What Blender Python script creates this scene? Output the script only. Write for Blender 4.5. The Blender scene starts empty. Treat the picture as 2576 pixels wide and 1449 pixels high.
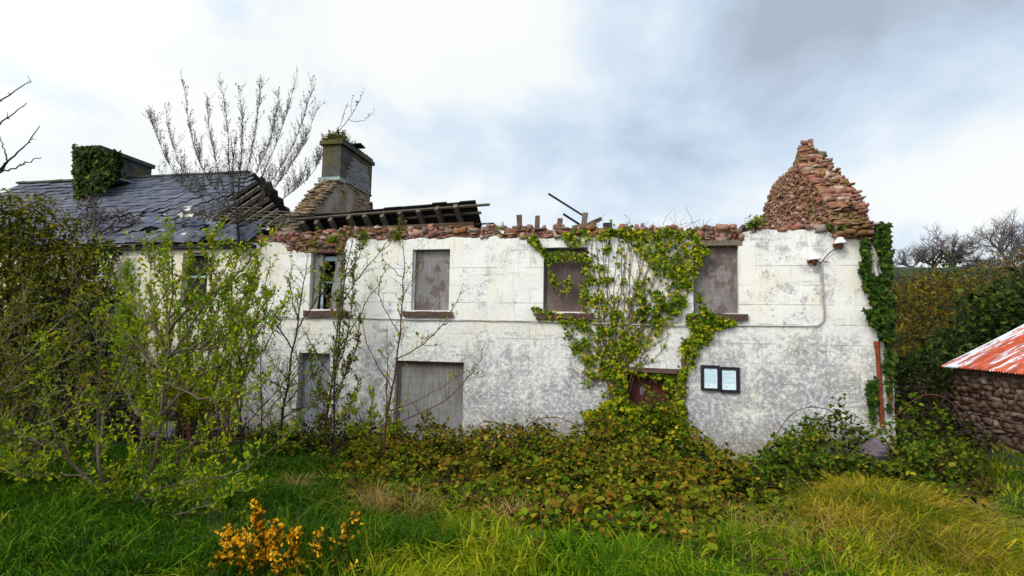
import bpy, math, random
import numpy as np
from mathutils import Vector, Matrix
S = bpy.context.scene
COL = S.collection
rs = np.random.RandomState
# ------------------------------------------------------------------ camera geometry (house axes: X along the wall, Y depth, Z up)
W, H, F = 2576.0, 1449.0, 1385.0
CX, CY = W/2, H/2
nrm = lambda v: v/np.linalg.norm(v)
_x = nrm(np.array([6458., 8., -1385.])); _y = nrm(np.array([297., 126., 1385.])); _y = nrm(_y-_x*(_x@_y)); _z = np.cross(_x, _y)
if _z[1] > 0: _z = -_z
M = np.array([_x, _y, _z])
CAM = np.array([0., 0., 2.65])
def ray(u, v): return nrm(M@np.array([u-CX, v-CY, F]))
def onY(u, v, Y): r = ray(u, v); return CAM+(Y-CAM[1])/r[1]*r
def onX(u, v, X): r = ray(u, v); return CAM+(X-CAM[0])/r[0]*r
def onZ(u, v, Z): r = ray(u, v); return CAM+(Z-CAM[2])/r[2]*r
def dep(u, v, d):
    c = np.array([u-CX, v-CY, F])/F*d
    return CAM+M@c
WY = 13.0
def wx(u, v=700): return float(onY(u, v, WY)[0])
def wz(u, v): return float(onY(u, v, WY)[2])
# ------------------------------------------------------------------ terrain
TUS = onZ(2225, 1235, .75)
def gz(x, y):
    x = np.asarray(x, float); y = np.asarray(y, float)
    b = np.interp(y, [-60, -5, 0, 3.5, 5, 7, 9, 11, 13, 20, 30, 60, 400], [1.3, 1.2, 1.08, .9, .72, .4, .14, .02, -.02, .1, .3, .6, 1.])
    b = b+.62*np.clip((x-5.5)/2.2, 0, 1)*np.clip((y-7)/5.5, 0, 1)
    b = b+.30*np.exp(-(((x-TUS[0])/1.15)**2+((y-TUS[1])/1.3)**2))
    b = b+.045*np.sin(1.7*x+.6*y)*np.sin(1.3*y-.4*x)+.02*np.sin(4.1*x+1)*np.sin(3.7*y)
    hs = np.clip((y-17)/15, 0, 1); hill = 5.6*hs*hs*(3-2*hs)*np.clip((x-5)/7, 0, 1)+8*np.clip((y-40)/80, 0, 1)*np.clip((x-2)/30, 0, 1)
    return b+hill
# ------------------------------------------------------------------ material helpers
class NT:
    def __init__(s, name, alpha=False):
        m = bpy.data.materials.new(name); m.use_nodes = True; s.m = m; s.t = m.node_tree; s.t.nodes.clear()
        s.out = s.n('ShaderNodeOutputMaterial')
    def n(s, typ, ins=None, **kw):
        k = s.t.nodes.new(typ)
        for a, b in kw.items(): setattr(k, a, b)
        for a, b in (ins or {}).items():
            if hasattr(b, 'is_output') or isinstance(b, bpy.types.NodeSocket): s.t.links.new(b, k.inputs[a])
            else: k.inputs[a].default_value = b
        return k
    def co(s, scale=(1, 1, 1), loc=(0, 0, 0)):
        c = s.n('ShaderNodeTexCoord').outputs['Object']
        return s.n('ShaderNodeMapping', {'Vector': c, 'Scale': scale, 'Location': loc}).outputs[0]
    def noise(s, scale, detail=6, rough=.6, vec=None, dist=0):
        return s.n('ShaderNodeTexNoise', {'Vector': vec or s.co(), 'Scale': scale, 'Detail': detail, 'Roughness': rough, 'Distortion': dist}).outputs['Fac']
    def ramp(s, fac, stops, interp='LINEAR'):
        r = s.n('ShaderNodeValToRGB', {'Fac': fac}); e = r.color_ramp; e.interpolation = interp
        while len(e.elements) < len(stops): e.elements.new(.5)
        for k, (p, c) in zip(e.elements, stops):
            k.position = p; k.color = (*c, 1) if isinstance(c, tuple) else (c, c, c, 1)
        return r.outputs[0]
    def mix(s, f, a, b, mode='MIX'):
        k = s.n('ShaderNodeMix', data_type='RGBA', blend_type=mode)
        for i, v in ((0, f), (6, a), (7, b)):
            if isinstance(v, bpy.types.NodeSocket): s.t.links.new(v, k.inputs[i])
            else: k.inputs[i].default_value = (*v, 1) if isinstance(v, tuple) else v
        return k.outputs[2]
    def math(s, op, a, b=0.):
        k = s.n('ShaderNodeMath', operation=op)
        for i, v in ((0, a), (1, b)):
            if isinstance(v, bpy.types.NodeSocket): s.t.links.new(v, k.inputs[i])
            else: k.inputs[i].default_value = v
        return k.outputs[0]
    def island(s): return s.n('ShaderNodeNewGeometry').outputs['Random Per Island']
    def sep(s): return s.n('ShaderNodeSeparateXYZ', {'Vector': s.co()}).outputs
    def bsdf(s, col, rough=.85, bump=None, bstr=.4, bdist=.01, metal=0, spec=.3):
        p = s.n('ShaderNodeBsdfPrincipled')
        for k, v in (('Base Color', col), ('Roughness', rough), ('Metallic', metal), ('Specular IOR Level', spec)):
            if isinstance(v, bpy.types.NodeSocket): s.t.links.new(v, p.inputs[k])
            else: p.inputs[k].default_value = (*v, 1) if isinstance(v, tuple) else v
        if bump is not None:
            b = s.n('ShaderNodeBump', {'Height': bump, 'Strength': bstr, 'Distance': bdist})
            s.t.links.new(b.outputs[0], p.inputs['Normal'])
        s.t.links.new(p.outputs[0], s.out.inputs[0]); return s.m
    def leaf(s, col, trans=.35):
        d = s.n('ShaderNodeBsdfPrincipled', {'Base Color': col, 'Roughness': .7, 'Specular IOR Level': .07})
        t = s.n('ShaderNodeBsdfTranslucent', {'Color': col})
        x = s.n('ShaderNodeMixShader', {0: trans, 1: d.outputs[0], 2: t.outputs[0]})
        s.t.links.new(x.outputs[0], s.out.inputs[0]); return s.m

def leaf_mat(name, stops, scale=.9, patch=None, trans=.35):
    k = NT(name)
    c = k.ramp(k.island(), stops)
    if patch:
        f = k.ramp(k.noise(scale, 3, .6), [(.42, 0.), (.62, 1.)])
        c = k.mix(f, c, k.ramp(k.island(), patch))
    return k.leaf(c, trans)
def mat_grass():
    k = NT('mixed_grass_blade')
    c = k.ramp(k.island(), [(0., (.012, .045, .001)), (.35, (.05, .14, .002)), (.75, (.13, .24, .004)), (.94, (.23, .32, .005)), (1., (.4, .35, .02))])
    y = k.ramp(k.island(), [(0., (.03, .08, .002)), (.3, (.14, .22, .003)), (.65, (.28, .32, .004)), (.9, (.44, .39, .010)), (1., (.5, .36, .07))])
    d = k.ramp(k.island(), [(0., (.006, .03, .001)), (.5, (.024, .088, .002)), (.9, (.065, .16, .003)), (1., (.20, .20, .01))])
    c = k.mix(k.ramp(k.noise(.55, 4, .65), [(.42, 0.), (.58, 1.)]), c, y)
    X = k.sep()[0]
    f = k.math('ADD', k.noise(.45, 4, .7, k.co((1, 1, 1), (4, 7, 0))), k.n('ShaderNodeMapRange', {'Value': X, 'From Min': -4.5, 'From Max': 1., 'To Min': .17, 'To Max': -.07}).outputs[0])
    c = k.mix(k.ramp(f, [(.50, 0.), (.60, .92)]), c, d)  # tree shade on the left painted into the blade colour, ragged edge
    return k.leaf(c, .3)
def bark_mat(name, a, b):
    k = NT(name); n = k.noise(18, 5, .7)
    return k.bsdf(k.mix(n, a, b), .9, n, .5, .01)

def mat_plaster():
    k = NT('whitewashed_render'); co = k.co()
    big = k.noise(.55, 4, .6); mid = k.noise(2.6, 8, .72, dist=.3); fine = k.noise(12, 6, .75); grit = k.noise(55, 3, .7)
    X, Y, Z = k.sep()[0], k.sep()[1], k.sep()[2]
    base = k.mix(k.ramp(k.noise(.9, 5, .6), [(.46, 0.), (.74, 1.)]), (.745, .74, .72), (.73, .69, .55))
    # older, yellower limewash on the left end of the front
    lf = k.ramp(k.math('MULTIPLY_ADD', X, -.075), [(.8, 0.), (1., .75)])
    base = k.mix(lf, base, (.68, .60, .41))
    # grey weathering where paint has worn thin
    low = k.n('ShaderNodeMapRange', {'Value': Z, 'From Min': 3.6, 'From Max': .6, 'To Min': -.10, 'To Max': .045}).outputs[0]
    rgt = k.n('ShaderNodeMapRange', {'Value': X, 'From Min': 4.5, 'From Max': 8.5, 'To Min': 0., 'To Max': .03}).outputs[0]
    w = k.math('ADD', k.math('ADD', k.math('MULTIPLY', big, .5), k.math('MULTIPLY', mid, .5)), k.math('ADD', low, rgt))
    wm = k.ramp(w, [(.47, 0.), (.505, .7), (.57, 1.)])
    sp = k.ramp(k.math('ADD', k.math('MULTIPLY', fine, .6), k.math('MULTIPLY', grit, .4)), [(.455, 0.), (.50, 1.)])
    grey = k.math('MULTIPLY', wm, k.math('ADD', k.math('MULTIPLY', sp, .7), .2))
    c = k.mix(grey, base, (.27, .27, .29))
    # dark mildew spots
    sm = k.math('MULTIPLY', k.ramp(k.noise(1.5, 6, .7), [(.53, 0.), (.60, 1.)]), k.ramp(k.noise(26, 5, .8), [(.52, 0.), (.58, 1.)]))
    c = k.mix(k.math('MULTIPLY', sm, .85), c, (.10, .10, .105))
    s2 = k.ramp(k.noise(70, 2, .6), [(.64, 0.), (.665, .75)])
    c = k.mix(s2, c, (.2, .2, .2))
    # a general film of dirt on the lower storey, streaky along the joints
    gf = k.n('ShaderNodeMapRange', {'Value': k.math('ADD', Z, k.math('MULTIPLY', k.noise(1.1, 6, .65, k.co((.5, 1, 1.6), (6, 0, 3))), 2.2)), 'From Min': 4.6, 'From Max': 2.9, 'To Min': 0., 'To Max': 1.}).outputs[0]
    gs = k.ramp(k.noise(12, 5, .75), [(.44, .12), (.53, 1.)])
    c = k.mix(k.math('MULTIPLY', k.math('MULTIPLY', gf, gs), .5), c, (.25, .25, .265))
    hz = k.ramp(k.noise(1.9, 6, .7, k.co((.35, 1, 2.6), (1, 0, 8))), [(.55, 0.), (.66, 1.)])
    c = k.mix(k.math('MULTIPLY', k.math('MULTIPLY', hz, gs), .5), c, (.2, .195, .19))
    # runs under the wall top and sills
    dv = k.co((7, 1, .35)); dr = k.ramp(k.noise(1.6, 5, .6, dv), [(.56, 0.), (.7, 1.)])
    tz = k.n('ShaderNodeMapRange', {'Value': Z, 'From Min': 3.4, 'From Max': 5., 'To Min': .12, 'To Max': .6}).outputs[0]
    c = k.mix(k.math('MULTIPLY', dr, tz), c, (.50, .40, .22))
    ft = k.n('ShaderNodeMapRange', {'Value': k.math('ADD', Z, k.math('MULTIPLY', mid, -1.1)), 'From Min': .35, 'From Max': -.45, 'To Min': 0., 'To Max': .65}).outputs[0]
    c = k.mix(ft, c, (.22, .19, .12))
    dk = k.ramp(k.noise(2.3, 5, .6, k.co((5, 1, .3), (3, 0, 0))), [(.6, 0.), (.72, 1.)])
    c = k.mix(k.math('MULTIPLY', dk, .4), c, (.25, .25, .26))
    # lined-out ashlar joints in the render
    br = k.n('ShaderNodeTexBrick', {'Vector': k.n('ShaderNodeCombineXYZ', {0: X, 1: Z, 2: 0.}).outputs[0], 'Scale': 1., 'Mortar Size': .008, 'Mortar Smooth': .5,
             'Brick Width': 4.3, 'Row Height': .43, 'Color1': (0, 0, 0, 1), 'Color2': (0, 0, 0, 1), 'Mortar': (1, 1, 1, 1)})
    jm = k.math('MULTIPLY', br.outputs['Color'], k.ramp(k.noise(1.3, 4, .6, k.co((1, 1, 1), (9, 0, 4))), [(.44, 0.), (.58, 1.)]))
    c = k.mix(k.math('MULTIPLY', jm, .85), c, (.2, .19, .18))
    h = k.math('SUBTRACT', k.math('ADD', k.math('MULTIPLY', fine, .5), k.math('MULTIPLY', grit, .3)), k.math('MULTIPLY', jm, .9))
    return k.bsdf(c, .92, h, .45, .012)
def mat_stone(name='red_rubble_stone', moss=.4, pal=None):
    k = NT(name)
    pal = pal or [(0., (.20, .065, .04)), (.18, (.36, .15, .095)), (.34, (.17, .085, .085)), (.5, (.40, .22, .15)), (.64, (.26, .10, .10)), (.76, (.45, .36, .29)), (.86, (.13, .09, .08)), (1., (.27, .12, .05))]
    c = k.ramp(k.island(), pal)
    n = k.noise(9, 6, .7)
    c = k.mix(k.ramp(n, [(.42, 0.), (.75, .5)]), c, (.06, .035, .025))
    c = k.mix(k.math('MULTIPLY', k.ramp(k.noise(1.6, 5, .7), [(.5, 0.), (.62, 1.)]), moss), c, (.15, .10, .018))
    return k.bsdf(c, .95, k.noise(24, 5, .7), .6, .02)
def mat_board(name='weathered_plywood', off=(2, 0, 1), lo=.52, tint=(1, 1, 1), top=0.):
    k = NT(name)
    g = k.noise(3., 7, .7, k.co((.5, 1, 8)))
    c = k.mix(g, tuple(.15*q for q in tint), tuple(.36*q for q in tint))
    p = k.ramp(k.noise(2.4, 7, .7, k.co((1.2, 1, .8), off), .4), [(lo, 0.), (lo+.05, .85)])
    c = k.mix(p, c, (.125, .078, .07))
    s = k.ramp(k.noise(10, 5, .8, k.co((.4, 1, 3))), [(.62, 0.), (.7, .7)])
    c = k.mix(s, c, (.42, .41, .42))
    vs = k.ramp(k.noise(7, 6, .75, k.co((3.2, 1, .35), off)), [(.42, 0.), (.62, .55)]); c = k.mix(vs, c, tuple(.085*q for q in tint))
    ps = k.ramp(k.noise(22, 4, .8, k.co((.7, 1, 1.6))), [(.63, 0.), (.67, .5)]); c = k.mix(ps, c, (.36, .34, .34))
    d = k.ramp(k.noise(.9, 4, .6, k.co((1, 1, 1), (7, 0, 2))), [(.45, 0.), (.7, .6)])
    c = k.mix(d, c, (.07, .06, .06))
    if top: c = k.mix(k.ramp(k.n('ShaderNodeMapRange', {'Value': k.math('ADD', k.sep()[2], k.math('MULTIPLY', k.noise(5, 4, .6), .3)), 'From Min': top-.22, 'From Max': top+.25}).outputs[0], [(.2, 0.), (1., .8)]), c, (.16, .075, .03))
    return k.bsdf(c, .85, g, .3, .004)
def simple(name, a, b, scale=8, rough=.85, bstr=.3, co=None, metal=0):
    k = NT(name); n = k.noise(scale, 6, .65, k.co(co) if co else None)
    return k.bsdf(k.mix(k.ramp(n, [(.3, 0.), (.7, 1.)]), a, b), rough, n, bstr, .01, metal)
def mat_slate():
    k = NT('blue_grey_slate')
    c = k.ramp(k.island(), [(0., (.035, .042, .062)), (.3, (.07, .082, .118)), (.55, (.052, .054, .075)), (.8, (.11, .115, .155)), (1., (.058, .07, .085))])
    c = k.mix(k.ramp(k.noise(3, 6, .7), [(.5, 0.), (.75, .5)]), c, (.15, .15, .155))
    c = k.mix(k.ramp(k.noise(1.1, 5, .7), [(.55, 0.), (.7, .45)]), c, (.07, .06, .02))
    return k.bsdf(c, .82, k.noise(16, 5, .6), .35, .008, spec=.2)
def mat_chimney():
    k = NT('dark_cement_render')
    n = k.noise(2.2, 7, .7)
    c = k.mix(k.ramp(n, [(.35, 0.), (.7, 1.)]), (.03, .03, .033), (.105, .10, .095))
    c = k.mix(k.ramp(k.noise(1.2, 6, .7, k.co((1, 1, 1), (4, 2, 0))), [(.5, 0.), (.62, .8)]), c, (.10, .09, .02))
    c = k.mix(k.ramp(k.noise(6, 5, .7), [(.66, 0.), (.72, .8)]), c, (.4, .38, .34))
    return k.bsdf(c, .95, k.noise(20, 6, .7), .6, .02)
def mat_oldplaster():
    k = NT('crumbling_lime_plaster')
    c = k.mix(k.ramp(k.noise(1.4, 6, .65), [(.4, 0.), (.6, 1.)]), (.20, .13, .07), (.33, .28, .24))
    c = k.mix(k.ramp(k.noise(2., 5, .7, k.co((1, 1, 1), (5, 5, 5))), [(.54, 0.), (.62, .9)]), c, (.24, .12, .045))
    return k.bsdf(c, .95, k.noise(11, 6, .7), .6, .03)
def mat_tin():
    k = NT('rusty_painted_corrugated_iron')
    u = k.co((.34, 2.6, .34)); n = k.noise(1.5, 6, .7, u)
    f = k.noise(7, 4, .7, k.co((.5, 1.6, .5)))
    y = k.sep()[1]
    vg = k.n('ShaderNodeMapRange', {'Value': y, 'From Min': -.9, 'From Max': -.1, 'To Min': .0, 'To Max': -.13}).outputs[0]
    r = k.ramp(k.math('ADD', k.math('ADD', k.math('MULTIPLY', n, .72), k.math('MULTIPLY', f, .28)), vg), [(.425, 0.), (.45, .8), (.50, 1.)])
    rust = k.ramp(k.noise(5, 5, .7), [(.35, (.20, .03, .008)), (.6, (.52, .07, .012)), (.8, (.42, .12, .04))])
    c = k.mix(r, (.60, .66, .72), rust)
    return k.bsdf(c, .6, f, .1, .004)

MT = dict(
    plaster=mat_plaster(), stone=mat_stone(), board=mat_board(tint=(1., .96, .92)), board4=mat_board('dark_purple_board', (5, 0, 3), .40, (.62, .53, .50)), board5=mat_board('purple_grey_board', (8, 0, 2), .50, (.95, .84, .81)), board3=mat_board('grey_board_with_brown_head', (11, 0, 6), .66, (.98, .96, .94), 1.98), board2=mat_board('slate_blue_board', (14, 0, 6), .60, (.8, .88, 1.)), slate=mat_slate(), chim=mat_chimney(), oldp=mat_oldplaster(), tin=mat_tin(),
    gable=mat_stone('mossy_gable_stone', .75, [(0., (.22, .085, .05)), (.2, (.36, .17, .12)), (.4, (.19, .085, .075)), (.6, (.38, .22, .13)), (.78, (.31, .13, .12)), (.88, (.52, .42, .35)), (1., (.28, .15, .05))]),
    goldstone=mat_stone('ochre_gable_stone', .3, [(0., (.22, .16, .10)), (.3, (.30, .23, .15)), (.6, (.16, .125, .09)), (.85, (.38, .33, .26)), (1., (.24, .13, .08))]),
    shedstone=mat_stone('shed_rubble', .1, [(0., (.085, .048, .034)), (.3, (.15, .092, .065)), (.6, (.10, .062, .055)), (.85, (.23, .17, .13)), (1., (.12, .065, .042))]),
    core=simple('earth_mortar', (.10, .065, .045), (.22, .15, .10), 9),
    dark=simple('dark_timber_and_shade', (.008, .008, .009), (.022, .02, .02), 7),
    wood=simple('weathered_timber', (.07, .055, .04), (.19, .16, .12), 4, .9, .5, (6, 6, 1.2)),
    wood2=simple('rotting_brown_timber', (.045, .03, .022), (.12, .075, .05), 5, .9, .5, (1, 5, 5)),
    sill=simple('red_brown_stone_sill', (.045, .028, .022), (.13, .07, .05), 6),
    frame=simple('pale_blue_frame_paint', (.22, .33, .36), (.40, .52, .55), 5),
    reveal=simple('worn_grey_reveal', (.42, .41, .39), (.7, .69, .66), 5),
    rust=simple('rust_red_pipe', (.10, .022, .009), (.26, .055, .016), 7, .85),
    door=simple('flaking_red_door', (.014, .009, .008), (.10, .018, .009), 2.6, .8),
    black=simple('black_plastic_frame', (.006, .006, .009), (.014, .013, .02), 5, .5),
    paper=simple('pale_blue_paper', (.58, .74, .80), (.66, .80, .86), 2, .4),
    ink=simple('blue_grey_print', (.30, .46, .60), (.36, .52, .64), 4),
    inkdark=simple('dark_print', (.16, .22, .28), (.2, .26, .32), 4),
    lampw=simple('white_enamel', (.66, .66, .66), (.8, .8, .79), 5, .35),
    lampb=simple('brown_lamp_glass', (.06, .012, .006), (.16, .04, .012), 6, .2),
    cable=simple('painted_grey_cable', (.22, .21, .2), (.55, .53, .5), 3, .7, .2),
    wire=simple('black_wire', (.01, .01, .012), (.02, .02, .022), 3),
    purplestone=simple('purple_boulder_stone', (.05, .036, .045), (.15, .11, .13), 5, .9, .6),
    greyslab=simple('grey_slate_slab', (.09, .09, .115), (.17, .17, .2), 4, .7, .3),
    flash=simple('blue_green_lead_flashing', (.12, .2, .2), (.28, .36, .36), 4, .6),
    brick=mat_stone('pale_painted_brick', .0, [(0., (.19, .18, .19)), (.5, (.27, .26, .27)), (1., (.34, .32, .32))]),
    moss=leaf_mat('moss_and_weeds', [(0., (.03, .05, .005)), (.5, (.07, .08, .01)), (1., (.14, .12, .015))]),
    soil=simple('dark_grassy_soil', (.012, .022, .003), (.035, .05, .006), 3),
    bark=bark_mat('grey_brown_bark', (.05, .035, .025), (.16, .12, .085)),
    barkdark=bark_mat('dark_wet_bark', (.014, .010, .012), (.05, .035, .035)),
    barkred=bark_mat('red_brown_twig_bark', (.06, .02, .015), (.14, .055, .035)),
    barkpale=bark_mat('pale_lichen_bark', (.14, .12, .07), (.30, .27, .17)),
    barkivy=bark_mat('ivy_stem_bark', (.07, .04, .018), (.19, .12, .055)),
    barkfar=bark_mat('grey_winter_bark', (.07, .06, .066), (.17, .145, .15)),
    leafspring=leaf_mat('fresh_spring_leaf', [(0., (.07, .15, .004)), (.3, (.21, .33, .004)), (.7, (.38, .43, .006)), (.93, (.5, .45, .010)), (1., (.22, .11, .01))], 1.2,
                        [(0., (.05, .13, .004)), (.6, (.16, .28, .005)), (1., (.30, .31, .008))]),
    leafolive=leaf_mat('olive_spring_leaf', [(0., (.012, .02, .002)), (.35, (.06, .085, .003)), (.8, (.27, .29, .005)), (1., (.25, .14, .012))]),
    leafbud=leaf_mat('grey_green_bud', [(0., (.06, .065, .04)), (.5, (.12, .135, .06)), (1., (.17, .16, .08))]),
    leafivy=leaf_mat('ivy_leaf', [(0., (.02, .05, .004)), (.3, (.08, .14, .005)), (.6, (.19, .26, .006)), (.86, (.34, .33, .008)), (1., (.52, .38, .015))], 1.0,
                     [(0., (.012, .04, .003)), (.5, (.07, .135, .005)), (.85, (.20, .25, .006)), (1., (.42, .31, .015))], .25),
    leafivyd=leaf_mat('dark_ivy_leaf', [(0., (.010, .030, .005)), (.5, (.025, .058, .007)), (.9, (.06, .10, .01)), (1., (.12, .14, .01))], trans=.15),
    leafbramble=leaf_mat('bramble_leaf', [(0., (.025, .06, .004)), (.3, (.07, .14, .005)), (.6, (.15, .22, .006)), (.8, (.22, .18, .008)), (.94, (.17, .065, .010)), (1., (.46, .34, .015))], .8,
                     [(0., (.06, .042, .006)), (.35, (.17, .115, .008)), (.65, (.11, .15, .006)), (.9, (.21, .085, .010)), (1., (.36, .22, .02))], .22),
    leafdark=leaf_mat('evergreen_leaf', [(0., (.008, .016, .002)), (.5, (.035, .055, .003)), (.85, (.12, .135, .006)), (1., (.2, .19, .01))], .6,
                     [(0., (.06, .07, .003)), (.6, (.18, .17, .005)), (1., (.32, .23, .01))], .25),
    leafhedge=leaf_mat('laurel_leaf', [(0., (.006, .015, .003)), (.55, (.018, .038, .005)), (.88, (.05, .08, .008)), (1., (.12, .15, .02))], trans=.1),
    leafbrown=leaf_mat('dead_brown_creeper', [(0., (.05, .03, .02)), (.5, (.09, .06, .04)), (1., (.15, .11, .07))], trans=.1),
    leafscrub=leaf_mat('brown_scrub', [(0., (.05, .03, .008)), (.4, (.10, .06, .012)), (.8, (.15, .10, .012)), (1., (.22, .16, .01))], .25,
                       [(0., (.05, .055, .006)), (1., (.13, .12, .008))], .15),
    leafunder=leaf_mat('undergrowth_and_shade_leaf', [(0., (.006, .009, .002)), (.4, (.016, .022, .004)), (.7, (.035, .018, .007)), (.9, (.045, .07, .005)), (1., (.11, .13, .01))], trans=.1),
    leafbramblegreen=leaf_mat('deep_green_bramble_leaf', [(0., (.02, .05, .004)), (.35, (.05, .105, .006)), (.7, (.09, .16, .008)), (.92, (.15, .17, .010)), (1., (.3, .28, .015))], .8,
                     [(0., (.03, .05, .005)), (.6, (.08, .12, .006)), (.92, (.14, .12, .01)), (1., (.34, .3, .02))], .25),
    leaffar=leaf_mat('grey_winter_twigs', [(0., (.07, .065, .07)), (1., (.16, .15, .15))], trans=.1),
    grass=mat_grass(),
    straw=leaf_mat('dry_straw', [(0., (.18, .10, .02)), (.5, (.32, .20, .05)), (1., (.42, .32, .12))], trans=.3),
    tussock=leaf_mat('yellow_grass_blade', [(0., (.08, .09, .004)), (.35, (.27, .24, .005)), (.7, (.52, .39, .010)), (.9, (.56, .38, .07)), (1., (.30, .17, .05))], 1.6,
                     [(0., (.02, .06, .002)), (.6, (.11, .17, .004)), (1., (.32, .29, .01))], .35),
    gorse=leaf_mat('orange_yellow_blossom', [(0., (.75, .30, .005)), (.5, (.92, .45, .008)), (1., (1., .62, .05))], trans=.35),
    spine=leaf_mat('gorse_spine', [(0., (.03, .06, .006)), (1., (.10, .13, .012))]),
)
# ------------------------------------------------------------------ object helpers
def tag(o, label=None, cat=None, group=None, kind=None):
    if label: o['label'] = label
    if cat: o['category'] = cat
    if group: o['group'] = group
    if kind: o['kind'] = kind
    return o
def empty(name, loc):
    o = bpy.data.objects.new(name, None); COL.objects.link(o); o.location = [float(a) for a in loc]; o.empty_display_size = .2
    return o
def base_of(p):
    b = np.zeros(3)
    while p is not None:
        b = b+np.array(p.location); p = p.parent
    return b
def obj(name, V, Fc, mat, parent=None, smooth=False):
    """V world-space vertices; Fc list of faces or list of int arrays (one per face size)"""
    V = np.asarray(V, np.float64).reshape(-1, 3)
    off = base_of(parent) if parent is not None else np.zeros(3)
    me = bpy.data.meshes.new(name)
    if len(Fc) and isinstance(Fc[0], np.ndarray) and Fc[0].ndim == 2:
        lens = np.concatenate([np.full(len(a), a.shape[1]) for a in Fc]); loops = np.concatenate([a.ravel() for a in Fc])
        me.vertices.add(len(V)); me.vertices.foreach_set('co', (V-off).astype(np.float32).ravel())
        me.loops.add(len(loops)); me.loops.foreach_set('vertex_index', loops.astype(np.int32))
        me.polygons.add(len(lens)); st = np.zeros(len(lens), np.int32); st[1:] = np.cumsum(lens)[:-1]
        me.polygons.foreach_set('loop_start', st)
        me.update(calc_edges=True); me.validate()
    else:
        me.from_pydata([tuple(v) for v in (V-off)], [], [list(map(int, f)) for f in Fc]); me.update()
    if smooth: me.polygons.foreach_set('use_smooth', np.ones(len(me.polygons), bool))
    me.materials.append(MT[mat] if isinstance(mat, str) else mat)
    o = bpy.data.objects.new(name, me); COL.objects.link(o)
    if parent is not None: o.parent = parent
    return o
class MB:
    def __init__(s): s.V = []; s.F = []; s.n = 0
    def add(s, V, Fc):
        V = np.asarray(V, float).reshape(-1, 3); s.V.append(V)
        for f in Fc: s.F.append([int(i)+s.n for i in f])
        s.n += len(V)
    def box(s, a, b, jit=0, rng=None):
        x0, y0, z0 = a; x1, y1, z1 = b
        V = np.array([[x0, y0, z0], [x1, y0, z0], [x1, y1, z0], [x0, y1, z0], [x0, y0, z1], [x1, y0, z1], [x1, y1, z1], [x0, y1, z1]], float)
        if jit: V += rng.uniform(-jit, jit, V.shape)
        s.add(V, [(0, 3, 2, 1), (4, 5, 6, 7), (0, 1, 5, 4), (1, 2, 6, 5), (2, 3, 7, 6), (3, 0, 4, 7)])
    def beam(s, p, q, w, h, up=(0, 0, 1), jit=0, rng=None):
        p = np.array(p, float); q = np.array(q, float); d = nrm(q-p); sd = np.cross(d, up); sd = nrm(sd); u = np.cross(sd, d)
        V = []
        for e in (p, q):
            for a, b in ((-1, -1), (1, -1), (1, 1), (-1, 1)): V.append(e+sd*a*w/2+u*b*h/2)
        V = np.array(V)
        if jit: V += rng.uniform(-jit, jit, V.shape)
        s.add(V, [(3, 2, 1, 0), (4, 5, 6, 7), (0, 1, 5, 4), (1, 2, 6, 5), (2, 3, 7, 6), (3, 0, 4, 7)])
    def prism(s, poly, axis_from, axis_to, ax=0):
        """poly in the two other axes, extruded along ax"""
        n = len(poly); V = []
        for c in (axis_from, axis_to):
            for a, b in poly:
                v = [a, b]; v.insert(ax, c); V.append(v)
        s.add(V, [tuple(range(n))[::-1], tuple(range(n, 2*n))]+[(i, (i+1) % n, n+(i+1) % n, n+i) for i in range(n)])
    def build(s, name, mat, parent=None, smooth=False): return obj(name, np.concatenate(s.V), s.F, mat, parent, smooth)
# rounded stone template: 3x3x3 shell pushed to a superellipsoid
def _stone_tpl():
    idx = {}; V = []
    for i in range(3):
        for j in range(3):
            for k in range(3):
                if 1 in (i, j, k) and (i, j, k).count(1) == 3: continue
                idx[(i, j, k)] = len(V); V.append((i-1., j-1., k-1.))
    V = np.array(V); p = 40.
    V = V/((np.abs(V)**p).sum(1)**(1/p))[:, None]
    Fc = []
    for ax in range(3):
        for sd in (0, 2):
            for a in range(2):
                for b in range(2):
                    q = []
                    for da, db in ((0, 0), (1, 0), (1, 1), (0, 1)):
                        t = [a+da, b+db]; t.insert(ax, sd); q.append(idx[tuple(t)])
                    if (sd == 0) ^ (ax == 1): q = q[::-1]
                    Fc.append(q)
    return V, np.array(Fc)
ST_V, ST_F = _stone_tpl()
def stones(name, items, mat, parent, seed=0, jit=.13):
    """items: rows of cx cy cz sx sy sz (half sizes)"""
    r = rs(seed); A = np.array(items, float); n = len(A)
    # angular blocks: each corner is pushed about, faces stay nearly flat
    co_ = r.uniform(-1, 1, (n, 8, 3))*.34*min(1, jit/.13); cs_ = np.array([[a, b, c] for a in (-1, 1) for b in (-1, 1) for c in (-1, 1)])
    wt = np.prod((1+ST_V[:, None, :]*cs_[None])/2, axis=2)
    V = ST_V[None]+np.einsum('vk,nkd->nvd', wt, co_)+r.uniform(-1, 1, (n, len(ST_V), 3))*.05*min(1, jit/.13)
    V = V*A[:, None, 3:6]
    for axa, axb, s in ((0, 2, .07*min(1, jit/.1)), (1, 2, .07*min(1, jit/.1)), (0, 1, .2*min(1, jit/.1))):
        t = r.normal(0, s, n); c, sn = np.cos(t)[:, None], np.sin(t)[:, None]
        a, b = V[:, :, axa].copy(), V[:, :, axb].copy(); V[:, :, axa] = a*c-b*sn; V[:, :, axb] = a*sn+b*c
    V = V+A[:, None, :3]
    Fc = (ST_F[None]+(np.arange(n)*len(ST_V))[:, None, None]).reshape(-1, 4)
    return obj(name, V.reshape(-1, 3), [Fc], mat, parent)
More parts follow.
